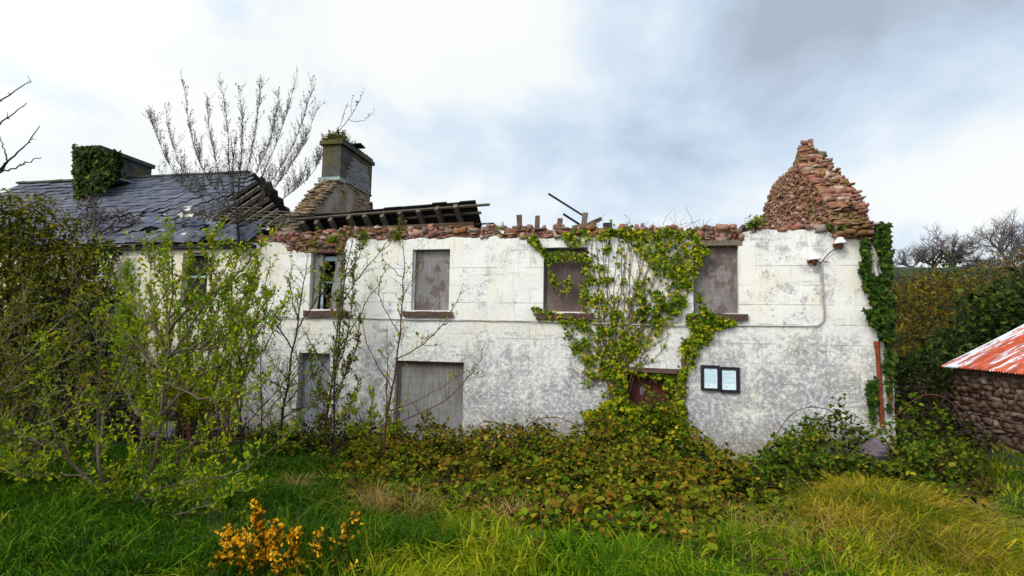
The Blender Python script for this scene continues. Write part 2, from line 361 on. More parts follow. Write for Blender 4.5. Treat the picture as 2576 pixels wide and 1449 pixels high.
# leaves -----------------------------------------------------------
TPL = {
 'rhomb': (np.array([[0, 0, 0], [.45, -.5, .08], [1, 0, -.06], [.45, .5, .08]]), [np.array([[0, 1, 2], [0, 2, 3]])]),
 'oval': (np.array([[0, 0, 0], [.3, -.42, .09], [.72, -.38, .06], [1, 0, -.1], [.72, .38, .06], [.3, .42, .09]]), [np.array([[0, 1, 2, 3], [0, 3, 4, 5]])]),
 'ivy': (np.array([[0, 0, 0], [.05, -.42, .05], [.4, -.6, .0], [.5, -.28, .05], [1, 0, -.08], [.5, .28, .05], [.4, .6, 0], [.05, .42, .05]]), [np.array([[0, 1, 2, 3], [0, 5, 6, 7], [0, 3, 4, 5]])]),
}
def unit(A): return A/np.maximum(np.linalg.norm(A, axis=1, keepdims=True), 1e-9)
def leaves(name, P, D, N, L, wid, mat, parent=None, tpl='rhomb', seed=0):
    P = np.asarray(P, float); n = len(P)
    D = unit(np.asarray(D, float)); B = unit(np.cross(N, D)); Nn = np.cross(D, B)
    T, Fs = TPL[tpl]; L = np.asarray(L, float)*np.ones(n)
    V = P[:, None]+L[:, None, None]*(T[None, :, 0:1]*D[:, None]+wid*T[None, :, 1:2]*B[:, None]+T[None, :, 2:3]*Nn[:, None])
    Fc = [(f[None]+(np.arange(n)*len(T))[:, None, None]).reshape(-1, f.shape[1]) for f in Fs]
    return obj(name, V.reshape(-1, 3), Fc, mat, parent)
def tubes(name, polys, mat, parent=None, sides=5):
    Vs, Fs, n0 = [], [], 0
    ang = np.arange(sides)*2*np.pi/sides; ca, sa = np.cos(ang), np.sin(ang)
    for P, R in polys:
        P = np.asarray(P, float); k = len(P); R = np.asarray(R, float)*np.ones(k)
        T = np.gradient(P, axis=0); T = unit(T)
        ref = np.array([.31, .17, .93]) if abs(T[0, 2]) < .8 else np.array([.95, .2, .1])
        A = unit(np.cross(T, ref)); B = np.cross(T, A)
        V = P[:, None]+R[:, None, None]*(ca[None, :, None]*A[:, None]+sa[None, :, None]*B[:, None])
        Vs.append(V.reshape(-1, 3))
        i = np.arange(k-1)[:, None]*sides; j = np.arange(sides)[None]; jn = (j+1) % sides
        Fs.append((np.stack([i+j, i+jn, i+sides+jn, i+sides+j], -1)).reshape(-1, 4)+n0); n0 += k*sides
    return obj(name, np.concatenate(Vs), [np.concatenate(Fs)], mat, parent, True)
def smooth_path(P, n, r=None, wob=0.):
    P = np.asarray(P, float); t = np.linspace(0, 1, len(P)); q = np.linspace(0, 1, n)
    # catmull-rom
    out = []
    for s in q*(len(P)-1):
        i = min(int(s), len(P)-2); f = s-i
        p0, p1, p2, p3 = P[max(i-1, 0)], P[i], P[i+1], P[min(i+2, len(P)-1)]
        out.append(.5*((2*p1)+(-p0+p2)*f+(2*p0-5*p1+4*p2-p3)*f*f+(-p0+3*p1-3*p2+p3)*f**3))
    out = np.array(out)
    if r is not None and wob:
        w = r.normal(0, wob, out.shape); w[0] = 0; out += w
    return out
def shoot(p, d, L, r, n=6, up=.25, jit=.18):
    P = [np.array(p, float)]; d = nrm(np.array(d, float)); s = L/(n-1)
    for i in range(n-1):
        d = nrm(d+r.normal(0, jit, 3)+np.array([0, 0, up/(n-1)])); P.append(P[-1]+d*s)
    return np.array(P)
def px_path(pts, Y, r, n=14, wob=.0, dj=.0):
    """image waypoints -> polyline in space; Y float or list of depths (distance into the scene, house axis)"""
    Ys = np.ones(len(pts))*Y if np.isscalar(Y) else np.array(Y)
    P = [onY(u, v, y+(r.normal(0, dj) if dj else 0)) for (u, v), y in zip(pts, Ys)]
    return smooth_path(P, n, r, wob)
def foliate(paths, r, tw_per_m, tw_len, up, lf_len, lf_gap, spread=.9, t0=.15, sub=1, jit=.18, lf_on=1.0, along=.5, lead=True, tr=.0035, tk=.007):
    """paths: list of (P, r0, r1). returns tubes list, leaf arrays"""
    tb, LP, LD = [], [], []
    def put(P, gap, tmin=0.):
        seg = np.linalg.norm(np.diff(P, axis=0), axis=1); tot = seg.sum(); cs = np.concatenate([[0], np.cumsum(seg)])
        for s in np.arange(tot*tmin+gap*r.rand(), tot, gap):
            i = min(np.searchsorted(cs, s)-1, len(P)-2); i = max(i, 0); f = (s-cs[i])/max(seg[i], 1e-6)
            if r.rand() > lf_on: continue
            d = nrm(P[i+1]-P[i]); LP.append(P[i]+f*(P[i+1]-P[i])+r.normal(0, .008, 3)); LD.append(d*.7+r.normal(0, .75, 3)+np.array([0, 0, .25]))
    for P, r0, r1 in paths:
        k = len(P); R = np.linspace(r0, r1, k); tb.append((P, R))
        seg = np.linalg.norm(np.diff(P, axis=0), axis=1); tot = seg.sum(); cs = np.concatenate([[0], np.cumsum(seg)])
        m = max(1, int(tot*tw_per_m))
        for s in np.sort(r.uniform(t0, 1, m))*tot:
            i = max(min(np.searchsorted(cs, s)-1, k-2), 0); f = (s-cs[i])/max(seg[i], 1e-6); t = s/tot
            d = nrm(P[i+1]-P[i]); q = r.normal(0, 1, 3); q = nrm(q-d*(q@d))
            L = tw_len*(1.1-.55*t)*r.uniform(.45, 1.15)
            Q = shoot(P[i]+f*(P[i+1]-P[i]), d*along+q*spread+np.array([0, 0, up]), L, r, 7, up*.8, jit)
            rr = min(R[i]*.55, max(tr*1.6, L*tk)); tb.append((Q, np.linspace(rr, tr*.6, 7))); put(Q, lf_gap, .15)
            for _ in range(r.poisson(sub)):
                j = r.randint(1, 5); q2 = r.normal(0, 1, 3)
                Q2 = shoot(Q[j], nrm(Q[j+1]-Q[j])*.8+q2*.5+np.array([0, 0, up*.6]), L*r.uniform(.3, .6), r, 5, up*.6, jit)
                tb.append((Q2, np.linspace(rr*.6, tr*.5, 5))); put(Q2, lf_gap)
        if lead: put(P, lf_gap*1.5, .5)
    return tb, np.array(LP).reshape(-1, 3), np.array(LD).reshape(-1, 3)
def rleaf(r, n, L, sd=.3): return L*np.clip(1+r.normal(0, sd, n), .45, 1.8)
def rnorm(r, n, up=.7): return unit(r.normal(0, 1, (n, 3))+np.array([0, 0, up]))
def plant(name, label, cat, base, tb, LP, LD, L, wid, bark, leafm, seed, tpl='oval', group=None, crown='foliage', wood='stem', sides=5):
    r = rs(seed+999); e = empty(name, base); tag(e, label, cat, group)
    tubes(wood, tb, bark, e, sides)
    if len(LP): leaves(crown, LP, LD, rnorm(r, len(LP)), rleaf(r, len(LP), L), wid, leafm, e, tpl)
    return e
def blob_leaves(ells, per, r, shell=.55, gap=0.):
    """ells: (cx,cy,cz,rx,ry,rz). Leaf points in the outer shell, ragged"""
    Ps = []; Ns = []
    for e in ells:
        c, R = np.array(e[:3]), np.array(e[3:6]); n = int(per*(R[0]*R[1]+R[1]*R[2]+R[0]*R[2]))
        d = unit(r.normal(0, 1, (n, 3))); ph = r.uniform(0, 6.28, 6)
        bump = 1+.16*np.sin(d[:, 0]*5+ph[0])*np.sin(d[:, 2]*6+ph[1])+.1*np.sin(d[:, 1]*11+ph[2]+d[:, 2]*9)+.07*r.normal(0, 1, n)
        rad = (1-shell*r.rand(n)**1.6)*bump
        Ps.append(c+d*R*rad[:, None]); Ns.append(d)
    return np.concatenate(Ps), np.concatenate(Ns)
# ------------------------------------------------------------------ the derelict house
R0 = rs(1)
XE = wx(2238, 700)                       # right-hand end of the front
house = tag(empty('derelict_house', (-4.5, WY, 0)), 'long derelict two-storey house with stained white front, boarded windows and mostly fallen roof', 'house')
def pw(pts):                              # profile along the wall from image waypoints
    P = np.array([onY(u, v, WY) for u, v in pts]); return lambda x: np.interp(x, P[:, 0], P[:, 2])
zr = pw([(200, 622), (300, 618), (620, 610), (660, 608), (715, 608), (722, 620), (742, 634), (869, 634), (874, 600), (1000, 602), (1100, 600), (1190, 597), (1330, 598), (1500, 596), (1754, 597), (1757, 616), (1861, 616), (1866, 583), (1990, 577), (2100, 581), (2190, 580), (2245, 579)])
zt = pw([(200, 612), (660, 596), (700, 592), (870, 574), (1040, 572), (1200, 568), (1320, 571), (1500, 570), (1750, 572), (1860, 569), (1930, 567), (2190, 562), (2245, 566)])
def op(u0, v0, u1, v1):
    vm = (v0+v1)/2
    return [wx(u0, vm), wx(u1, vm), wz((u0+u1)/2, v1), wz((u0+u1)/2, v0)]
OPN = dict(w1=op(456, 636, 522, 775), w2=op(780, 635, 868, 780), w3=op(1036, 629, 1131, 782), w4=op(1367, 627, 1478, 786), w5=op(1744, 617, 1858, 788),
           g1=op(430, 930, 522, 1085), g2=op(748, 888, 826, 1075), g3=op(992, 909, 1165, 1090), door=op(1548, 926, 1711, 1130))
def wave(x, z): return -(.011*(1+np.sin(1.9*x+.7*z))+.006*np.sin(5.3*x-2.1*z)*np.sin(4.4*z+.8*x)+.004*np.sin(13*x+5*z))
def front_grid():
    xs = list(np.arange(-23.8, XE, .13))+[XE]; zs = list(np.arange(-.7, 5.3, .12))
    for o in OPN.values():
        for b, L in ((o[0], xs), (o[1], xs), (o[2], zs), (o[3], zs)):
            L[:] = [q for q in L if abs(q-b) > .045]+[b]
    xs, zs = np.array(sorted(xs)), np.array(sorted(zs)); nx, nz = len(xs), len(zs)
    rj = rs(3); edge = zr(xs)+rj.normal(0, .012, nx)+.02*np.sin(xs*7)
    V = []; 
    for i, x in enumerate(xs):
        for z in zs:
            z2 = min(z, edge[i]); V.append((x, WY+wave(x, z2), z2))
    n1 = len(V)
    for x, y, z in list(V): V.append((x, WY+.36, z))
    idx = lambda i, j: i*nz+j
    def skip(i, j):
        if i < 0 or j < 0 or i >= nx-1 or j >= nz-1: return False
        cx, cz = (xs[i]+xs[i+1])/2, (zs[j]+zs[j+1])/2
        return any(o[0] < cx < o[1] and o[2] < cz < o[3] for o in OPN.values())
    Fc = []; G = []
    for i in range(nx-1):
        for j in range(nz-1):
            if skip(i, j):
                for di, dj, a, b in ((-1, 0, (i, j+1), (i, j)), (1, 0, (i+1, j), (i+1, j+1)), (0, -1, (i, j), (i+1, j)), (0, 1, (i+1, j+1), (i, j+1))):
                    if not skip(i+di, j+dj):
                        p, q = idx(*a), idx(*b); Fc.append((q, p, p+n1, q+n1))
                continue
            if zs[j] >= max(edge[i], edge[i+1])-.002: continue
            Fc.append((idx(i, j), idx(i+1, j), idx(i+1, j+1), idx(i, j+1)))
            G.append((idx(i, j)+n1, idx(i, j+1)+n1, idx(i+1, j+1)+n1, idx(i+1, j)+n1))
    V = np.array(V)
    obj('front_wall', V, Fc, 'plaster', house)
    V2 = V.copy(); V2[:, 1] += .16
    obj('inner_wall_face', V2, G, 'core', house)
front_grid()
# rubble exposed along the wall top
def rubble_top():
    it = []; r = rs(5); mb = MB()
    x = -10.2
    while x < XE-.05:
        w = r.choice([.07, .1, .13, .17, .24])*r.uniform(.85, 1.15); lo, hi = float(zr(x)), float(zt(x))-.05+r.normal(0, .03); z = lo-.02
        while z < hi:
            h = r.choice([.03, .045, .06, .08, .105])
            for y in (13.105, 13.27, 13.44):
                it.append((x+r.normal(0, .05), y+r.normal(0, .025), z+h*.6, w*r.uniform(.36, .56), r.uniform(.08, .13), h*r.uniform(.45, .8)))
            z += h*1.05
        x += w*.92
    stones('wall_top_rubble', it, 'stone', house, 6)
    xs = np.arange(-23.8, XE, .3)
    for a in xs:
        b = min(a+.3, XE-.02); top = min(zt(a), zt(b))-.07
        mb.box((a, 13.045, 4.82), (b, 13.5, max(4.86, top)))
    mb.build('wall_core', 'core', house)
rubble_top()
def board(o, name='window_board', y=.14, mat='board', part='boarded_window', label=None):
    x0, x1, z0, z1 = o; m = MB()
    m.box((x0+.012, WY+y, z0-.03), (x1-.012, WY+y+.03, z1-.01))
    w = m.build(part, mat, house)
    if label: w['label'] = label
    return w
def sill(par, u0, u1, v0, v1, name='sill'):
    um = (u0+u1)/2; x0, x1, za, zb = wx(u0, v0), wx(u1, v0), wz(um, v1), wz(um, v0); r = rs(int(u0)); m = MB()
    n = 7; xs = np.linspace(x0, x1, n)
    V = []
    for x in xs:
        for yy, zz in ((WY-.10, za), (WY+.12, za), (WY+.12, zb), (WY-.10, zb-.012)): V.append((x, yy+r.normal(0, .006), zz+r.normal(0, .007)))
    Fc = [(0, 3, 2, 1), tuple(4*(n-1)+np.array((0, 1, 2, 3)))]
    for i in range(n-1):
        for j in range(4):
            k = (j+1) % 4; Fc.append((4*i+j, 4*i+k, 4*i+4+k, 4*i+4+j))
    m.add(V, Fc); return m.build(name, 'sill', par)
def frame_of(par, o, w=.05, y=.10, mat='wood', sides='lrt', name='frame'):
    x0, x1, z0, z1 = o
    for sd in sides:
        m = MB()
        if sd == 'l': m.box((x0+.003, WY+y, z0), (x0+w, WY+y+.035, z1-.004))
        if sd == 'r': m.box((x1-w, WY+y, z0), (x1-.003, WY+y+.035, z1-.004))
        if sd == 't': m.box((x0+w+.002, WY+y, z1-w), (x1-w-.002, WY+y+.035, z1-.004))
        q = m.build(name, mat, par)
    return q
w3 = board(OPN['w3']); sill(w3, 1016, 1140, 783, 797); frame_of(w3, OPN['w3'], .045, .09, 'reveal', 'l')
w4 = board(OPN['w4'], mat='board4'); sill(w4, 1350, 1490, 787, 804); frame_of(w4, OPN['w4'], .04, .10, 'wood', 'lr')
w5 = board(OPN['w5'], mat='board5', label='boarded window under a bare timber lintel'); sill(w5, 1728, 1880, 789, 806)
m = MB(); a, b = wx(1752, 610), wx(1866, 610); m.box((a, WY-.035, wz(1810, 618)), (b, WY+.3, wz(1810, 605)), .006, rs(2)); m.build('lintel', 'wood', w5)
# debris lying on the sill of the right window belongs to the board
w1 = board(OPN['w1'], y=.22, mat='dark'); frame_of(w1, OPN['w1'], .06, .12, 'frame', 'lrt')
m = MB(); o = OPN['w1']; m.box((o[0], WY+.13, o[2]+.85), (o[1], WY+.16, o[2]+.91)); m.build('glazing_bar', 'frame', w1)
# second upper window: two loose boards with a black gap between
o = OPN['w2']; m = MB(); xa, xb = wx(803, 700), wx(838, 700)
m.add([(o[0]+.02, WY+.12, o[2]), (xa-.10, WY+.12, o[2]), (xa+.02, WY+.12, o[3]-.05), (o[0]+.05, WY+.12, o[3]-.03), (o[0]+.02, WY+.15, o[2]), (xa-.10, WY+.15, o[2]), (xa+.02, WY+.15, o[3]-.05), (o[0]+.05, WY+.15, o[3]-.03)],
      [(0, 1, 2, 3), (7, 6, 5, 4), (1, 5, 6, 2), (0, 3, 7, 4), (2, 6, 7, 3), (0, 4, 5, 1)])
m.add([(xb-.16, WY+.12, o[2]), (o[1]-.01, WY+.12, o[2]), (o[1]-.01, WY+.12, o[3]-.05), (xb+.02, WY+.12, o[3]-.04), (xb-.16, WY+.15, o[2]), (o[1]-.01, WY+.15, o[2]), (o[1]-.01, WY+.15, o[3]-.05), (xb+.02, WY+.15, o[3]-.04)],
      [(0, 1, 2, 3), (7, 6, 5, 4), (1, 5, 6, 2), (0, 3, 7, 4), (2, 6, 7, 3), (0, 4, 5, 1)])
w2 = m.build('boarded_window', 'board', house); w2['label'] = 'upper window with its boards split apart over a black gap'
sill(w2, 768, 878, 781, 797)
m = MB(); m.box((xa-.04, WY+.19, o[2]), (xa+.02, WY+.23, o[3]-.06)); m.box((xb-.05, WY+.19, o[2]), (xb+.03, WY+.23, o[3]-.06)); m.box((xa+.022, WY+.19, o[3]-.2), (xb-.052, WY+.23, o[3]-.08)); m.box((xa+.022, WY+.19, o[2]+.72), (xb-.052, WY+.23, o[2]+.77))
m.build('sash_frame', 'frame', w2)
m = MB(); m.box((o[0]-.06, WY-.02, o[3]+.003), (o[1]+.06, WY+.3, o[3]+.07)); m.build('lintel', 'sill', w2)
m = MB(); m.box((o[0]-.2, WY+.9, o[2]-.3), (o[1]+.2, WY+.95, o[3]+.3)); m.build('room_shade_panel', 'dark', w2)  # near-black panel put in as the shade of the unlit room
g3 = board(OPN['g3'], y=.16, mat='board3'); frame_of(g3, OPN['g3'], .035, .10, 'rust', 'r'); frame_of(g3, OPN['g3'], .09, .12, 'wood', 'l', 'jamb')
o = OPN['g3']; m = MB(); m.box((o[0]+.02, WY+.08, o[3]-.06), (o[1]-.02, WY+.14, o[3]-.012)); m.build('head_rail', 'wood2', g3)
g2 = board(OPN['g2'], y=.18, mat='board2'); g1 = board(OPN['g1'], y=.2, mat='dark')
# doorway
o = OPN['door']; m = MB(); m.box((o[0]+.1, WY+.24, o[2]), (o[1]-.1, WY+.29, o[3]-.12))
for k in range(5): m.box((o[0]+.12+.235*k, WY+.225, o[2]), (o[0]+.335+.235*k, WY+.238, o[3]-.14))
door = m.build('door', 'door', house)
for xa, xb in ((o[0]+.004, o[0]+.1), (o[1]-.1, o[1]-.004)): m = MB(); m.box((xa, WY+.06, o[2]), (xb, WY+.2, o[3]-.004)); m.build('door_jamb', 'wood', door)
m = MB(); m.beam((o[0]-.04, WY+.0, o[3]-.03), (o[1]+.02, WY-.0, o[3]-.055), .14, .10, jit=.008, rng=rs(4)); m.build('door_head', 'wood2', door)
m = MB(); m.box((o[0]+.1, WY+.10, o[3]-.19), (o[1]-.1, WY+.13, o[3]-.1), .008, rs(8)); m.build('rust_strip', 'rust', door)
m = MB(); m.box((o[0]+.55, WY+.218, o[3]-.62), (o[0]+.64, WY+.224, o[3]-.44)); m.build('letter_plate', 'greyslab', door)
# side, rear and cross walls
BY, RY, RZ = 21.2, 17.0, 8.3
m = MB(); m.box((-23.8, BY-.45, -.5), (XE, BY, 5.0)); m.build('rear_wall', 'core', house)
m = MB(); m.box((XE-.5, WY+.52, -.5), (XE-.02, BY-.46, 5.0)); m.box((XE-.04, WY+.36, -.5), (XE, WY+.52, 5.0)); m.build('end_wall', 'oldp', house)
m = MB(); m.box((-23.3, WY+.53, 2.55), (XE-.52, BY-.46, 2.75)); m.build('upper_floor', 'dark', house)
m = MB(); m.box((-9.2, WY+.56, 4.72), (-4.6, BY-.46, 4.8)); m.build('upper_ceiling', 'dark', house)
# ruined right-hand gable
def gable():
    r = rs(11); X0, X1 = 4.35, 4.98
    fr = [onX(u, v, 4.95)[1:] for u, v in ((2176, 562), (2174, 518), (2150, 492), (2120, 455), (2095, 432), (2086, 412), (2070, 398), (2052, 372))]
    pk = onX(2035, 356, 4.72)[1:]
    bk = [onX(u, v, 4.42)[1:] for u, v in ((2006, 398), (1998, 424), (1972, 440), (1946, 462), (1936, 510), (1925, 568))]
    prof = np.array(fr+[pk]+bk); oY = np.argsort(prof[:, 0]); prof = prof[oY]
    top = lambda y: np.interp(y, prof[:, 0], prof[:, 1])
    ya, yb = prof[0, 0], prof[-1, 0]
    it = []; z = 4.9
    while z < prof[:, 1].max()+.02:
        h = r.choice([.035, .045, .06, .075, .1]); ys = ya-.1
        while ys < 20.9:
            w = r.choice([.07, .1, .14, .2, .27])*r.uniform(.8, 1.2)
            if z > pk[1]-.6: w = min(w, .11)
            tp = top(ys) if ys < yb else prof[-1, 1]-(ys-yb)*.85
            if z < tp:
                d = tp-z
                sq = np.clip((z-(pk[1]-1.0))/1.0, 0, 1); xa_, xb_ = X0+.27*sq, X1-.22*sq-.02
                it.append((xa_+.05+r.normal(0, .018), ys, z+h*.5, .11, w*.475, h*.49))
                dn = min(abs(ys-yy) for yy in (ys,))
                # stones through the thickness near the broken rake
                if top(ys-w*1.3) < z+h*1.2 or d < h*2.2 or ys < ya+.12:
                    xx = xa_+.12
                    while xx < xb_:
                        wx_ = r.choice([.06, .09, .13, .18]); it.append((xx+wx_*.5, ys-.03+r.normal(0, .05), z+h*.5+r.normal(0, .022), wx_*r.uniform(.42, .56), w*r.uniform(.4, .6), h*r.uniform(.36, .62))); xx += wx_
            ys += w*.92
        z += h*1.0
    g = stones('gable_wall', it, 'gable', house, 12, .14)
    m = MB(); Y = np.linspace(ya+.08, 20.8, 60)
    pts = [(y, max(4.8, (top(y) if y < yb else prof[-1, 1]-(y-yb)*.85)-.14-.35*np.exp(-((y-pk[0])/.45)**2))) for y in Y]
    m.prism([(Y[0], 4.75)]+pts[::1]+[(Y[-1], 4.75)], X0+.0, X1-.33); m.build('mortar_core', 'core', g)
    # slabs of coping still bedded on the rake
    it = []
    for u, v, s in ((2098, 436, .2), (2112, 452, .18), (2126, 468, .2), (2140, 486, .17), (2152, 500, .2), (2078, 404, .16), (2062, 384, .14)):
        p = onX(u, v, 5.02); it.append((5.0, p[1]+.06, p[2]-.03, .17, s*.8, .06))
    stones('coping', it, 'shedstone' if 0 else 'goldstone', g, 14)
gable()
# chimney gable in the middle
XG = -9.3
def mid_gable():
    m = MB(); r = rs(21)
    f0, f1 = onX(853, 450, XG), onX(931, 494, XG); 
    y0, y1, zs = f0[1], f1[1], f0[2]-.02
    poly = [(13.4, 5.0), (13.9, 5.62)]
    for t in np.linspace(.08, 1, 9): poly.append((13.6+(y0-13.6)*t, 5.35+(zs-5.35)*t+r.normal(0, .05)))
    poly += [(y1, zs), (y1+.02, zs-.35), (BY-.2, 5.0)]
    m.prism(poly, XG-.62, XG); g = m.build('chimney_gable', 'oldp', house)
    it = []
    for k in range(420):
        y = r.uniform(13.6, y1); z = r.uniform(5.0, zs)
        lim = np.interp(y, [q[0] for q in poly], [q[1] for q in poly])
        if z > lim-.03: continue
        a = (y-14.2)/(y1-14.2)
        if a < .72 and r.rand() < .9 and lim-z > .12: continue
        it.append((XG-.035, y, z, .05, r.uniform(.05, .16), r.uniform(.02, .05)))
    for t in np.linspace(0, 1, 34):
        y = 13.5+(y0-13.5)*t; z = 5.25+(zs-5.3)*t
        for x in (XG-.1, XG-.3, XG-.5): it.append((x+r.normal(0, .03), y, z+r.normal(0, .02), .13, r.uniform(.08, .16), r.uniform(.018, .035)))
    stones('rake_stonework', it, 'goldstone', g, 22)
    # stack
    xl = XG-.62; zc = 8.98
    m = MB(); m.box((xl-.02, y0, zs-.02), (XG+.02, y1+.03, zc-.16)); c = m.build('chimney_stack', 'chim', house)
    m = MB(); m.box((xl-.1, y0-.09, zc-.16), (XG+.1, y1+.11, zc-.05), .02, r); m.box((xl-.05, y0-.03, zc-.048), (XG+.05, y1+.05, zc+.05), .025, r); m.build('chimney_cap', 'chim', c)
    m = MB(); m.box((xl-.09, y0-.1, zs-.06), (XG+.07, y0+.3, zs+.07), .01, r); m.build('flashing', 'flash', c)
    # brickwork where the cement render has fallen off, a triangular patch
    it = []; bh = .088
    k = 0; z = zs+.05
    while z < zs+.95:
        t = (z-zs)/.95; ya = y0+.25+.5*t; yb2 = y1-.02-.5*max(0, t-.1); y = ya+(k % 2)*.11+r.uniform(-.05, .05)
        while y < yb2:
            it.append((XG+.012, y+.1, z, .02, .105, bh*.43)); y += .222
        z += bh; k += 1
    stones('brick_patch', it, 'brick', c, 23, .03)
    m = MB(); m.beam((XG-.45, y0+.95, zc+.09), (XG+.25, y0+1.05, zc+.13), .5, .03); m.build('cap_slate', 'slate', c)
    m = MB(); m.beam((XG-.2, y1+.1, zs-.32), (XG+.02, y1+.2, zs-.3), .28, .22); m.build('iron_bracket', 'dark', c)
    return (xl, y0, y1, zc, zs)
CH2 = mid_gable()
# left chimney
XL = -18.7
p = onX(250, 366, XL); q = onX(388, 415, XL); CH1 = (XL-1.05, p[1], q[1], p[2])
m = MB(); m.box((CH1[0], p[1]+.06, 6.4), (XL-.02, q[1]-.08, p[2]-.14)); c1 = m.build('chimney_stack', 'chim', house)
m = MB(); m.box((CH1[0]-.08, p[1]-.02, p[2]-.14), (XL+.08, q[1], p[2]), .015, rs(3)); m.build('chimney_cap', 'chim', c1)
m = MB(); m.beam(onX(295, 462, XL+.1), onX(320, 455, XL+.6), .5, .04); m.build('flashing', 'flash', c1)
# slate roof of the left half
EY, EZ = 12.78, 5.02
def roof_pt(x, t):   # t 0 eave .. 1 ridge
    sag = .16*np.sin(np.pi*np.clip(t, 0, 1))*(.5+.5*np.sin(x*.55+1))+.10*np.clip((x+15)/5, 0, 1)*np.sin(np.pi*t)
    return np.array([x, EY+(RY-EY)*t, EZ+(RZ-EZ)*t-sag])
def slate_roof():
    r = rs(31); m = MB(); ncs = 20; c = 0
    d = nrm(np.array([0, RY-EY, RZ-EZ])); nn = np.array([0, -d[2], d[1]])
    for k in range(ncs):
        t = k/ncs; x = -24.+(k % 2)*.2
        while x < -9.95:
            w = .4; xm = x+w/2
            hole = False
            # collapsed area: bigger towards the chimney gable, with ragged rows of hung-on slates
            if xm > -13.9:
                lim = -12.9+2.9*max(0, (.30-t))/.30 if t < .30 else (-12.9+.25*np.sin(t*17) if t < .62 else -12.9-.5*(t-.62)/.38)
                if xm > lim+r.normal(0, .22): hole = r.rand() < (1.1 if t > .24 and xm > -12.4 else .93 if t > .12 else .5)
            if .28 < t < .36 and -16.2 < xm < -13.2 and r.rand() < .55: hole = True
            if t < .28 and xm > -15.5 and r.rand() < .07: hole = True
            if not hole:
                loose = xm > -15.5 and t < .42
                P = roof_pt(xm, t)+nn*(.02+.03*r.rand()); a = r.normal(0, .05 if loose else .008); tilt = r.normal(0, .12) if loose else r.normal(0, .03)
                e1 = np.array([math.cos(a), 0, 0])+d*math.sin(a); e2 = d*math.cos(a)-np.array([math.sin(a), 0, 0]); ln = .48
                b0 = P-e1*w*.49+nn*.012; b1 = P+e1*w*.49+nn*.012*(1+tilt*10); t0 = b0+e2*ln-nn*.022; t1 = b1+e2*ln-nn*.022
                th = nn*-.008
                m.add([b0, b1, t1, t0, b0+th, b1+th, t1+th, t0+th], [(0, 1, 2, 3), (7, 6, 5, 4), (0, 4, 5, 1), (1, 5, 6, 2), (3, 7, 4, 0), (2, 6, 7, 3)])
            x += w
    rf = m.build('slate_roof', 'slate', house)
    for x in np.arange(-23.8, -10, .42):
        m = MB(); xe = min(1., .42+(-10.2-x)/5.5); m.beam(roof_pt(x, 0)-nn*.10, roof_pt(x, xe)-nn*.10, .06, .11, nn); m.build('rafter', 'wood', rf)
    m = MB()
    for k in range(0, 25): 
        a = roof_pt(-23.9, k/25)-nn*.03; x = -23.9
        while x < -10.1:
            L = r.uniform(1.5, 3.); x2 = min(x+L, -10.05)
            if not ((x2 > -13.0 and (r.rand() < .35 or k > 13)) or (k > 20 and x2 > -13.4)): m.beam(roof_pt(x, k/25)-nn*.028+r.normal(0, .012, 3), roof_pt(x2, k/25)-nn*.028+r.normal(0, .03, 3), .035, .02, nn)
            x = x2
    m.build('lathing', 'wood', rf)
    m = MB()
    rs_ = (RZ-4.95)/(BY+.2-RY); Vt = [(-24, RY, RZ)]
    for u, v in ((640, 434), (652, 446), (660, 441), (671, 458), (683, 456), (688, 474), (699, 480), (700, 494), (713, 500), (715, 517), (728, 524), (731, 545)):
        q = ray(u, v); tt = (RZ+rs_*RY-CAM[2]-rs_*CAM[1])/(q[2]+rs_*q[1]); Vt.append(tuple(CAM+tt*q))
    Vt += [(Vt[-1][0]+.3, BY+.2, 4.95), (-24, BY+.2, 4.95)]; n = len(Vt); V = Vt+[(a, b, c_-.06) for a, b, c_ in Vt]
    m.add(V, [tuple(range(n)), tuple(range(n, 2*n))[::-1]]+[(i, n+i, n+(i+1) % n, (i+1) % n) for i in range(n)]); m.build('rear_slope', 'slate', rf)
    m = MB(); x = -24.
    while x < -13.5:
        m.beam((x, RY, RZ+.05), (x+.44, RY, RZ+.05+r.normal(0, .008)), .2, .07); x += .46
    m.build('ridge', 'chim', rf)
    # fallen and shifted slates and plaster lodged in the hole
    m = MB()
    for k in range(130):
        x = r.uniform(-13.8, -10.1); t = r.uniform(.03, .5 if x < -12.3 else .24); P = roof_pt(x, t)+nn*r.uniform(-.12, .07); e1 = nrm(r.normal(0, 1, 3)*np.array([1, .25, .25])); e2 = nrm(np.cross(nn+r.normal(0, .25, 3), e1))
        w, l = r.uniform(.1, .17), r.uniform(.12, .22); m.add([P-e1*w-e2*l, P+e1*w-e2*l, P+e1*w+e2*l, P-e1*w+e2*l], [(0, 1, 2, 3)])
    m.build('slate_debris', 'slate', rf)['kind'] = 'stuff'
    m = MB()
    for k in range(75):
        x = r.uniform(-14.4, -10.2); t = r.uniform(.08, .5 if x < -12.5 else .26); P = roof_pt(x, t)+nn*r.uniform(-.08, .05); e1 = nrm(np.array([1, r.normal(0, .2), r.normal(0, .15)])); e2 = nrm(np.cross(nn+r.normal(0, .3, 3), e1))
        w, l = r.uniform(.08, .3), r.uniform(.03, .09); m.add([P-e1*w-e2*l, P+e1*w-e2*l, P+e1*w+e2*l, P-e1*w+e2*l], [(0, 1, 2, 3)])
    m.build('lath_debris', 'paleboard', rf)['kind'] = 'stuff'
    m = MB(); m.box((-23.8, WY-.16, EZ-.14), (-9.9, WY-.02, EZ-.06)); m.build('soffit_board', 'dark', rf)
MT['paleboard'] = simple('bleached_lath', (.28, .25, .22), (.6, .57, .53), 5)
slate_roof()
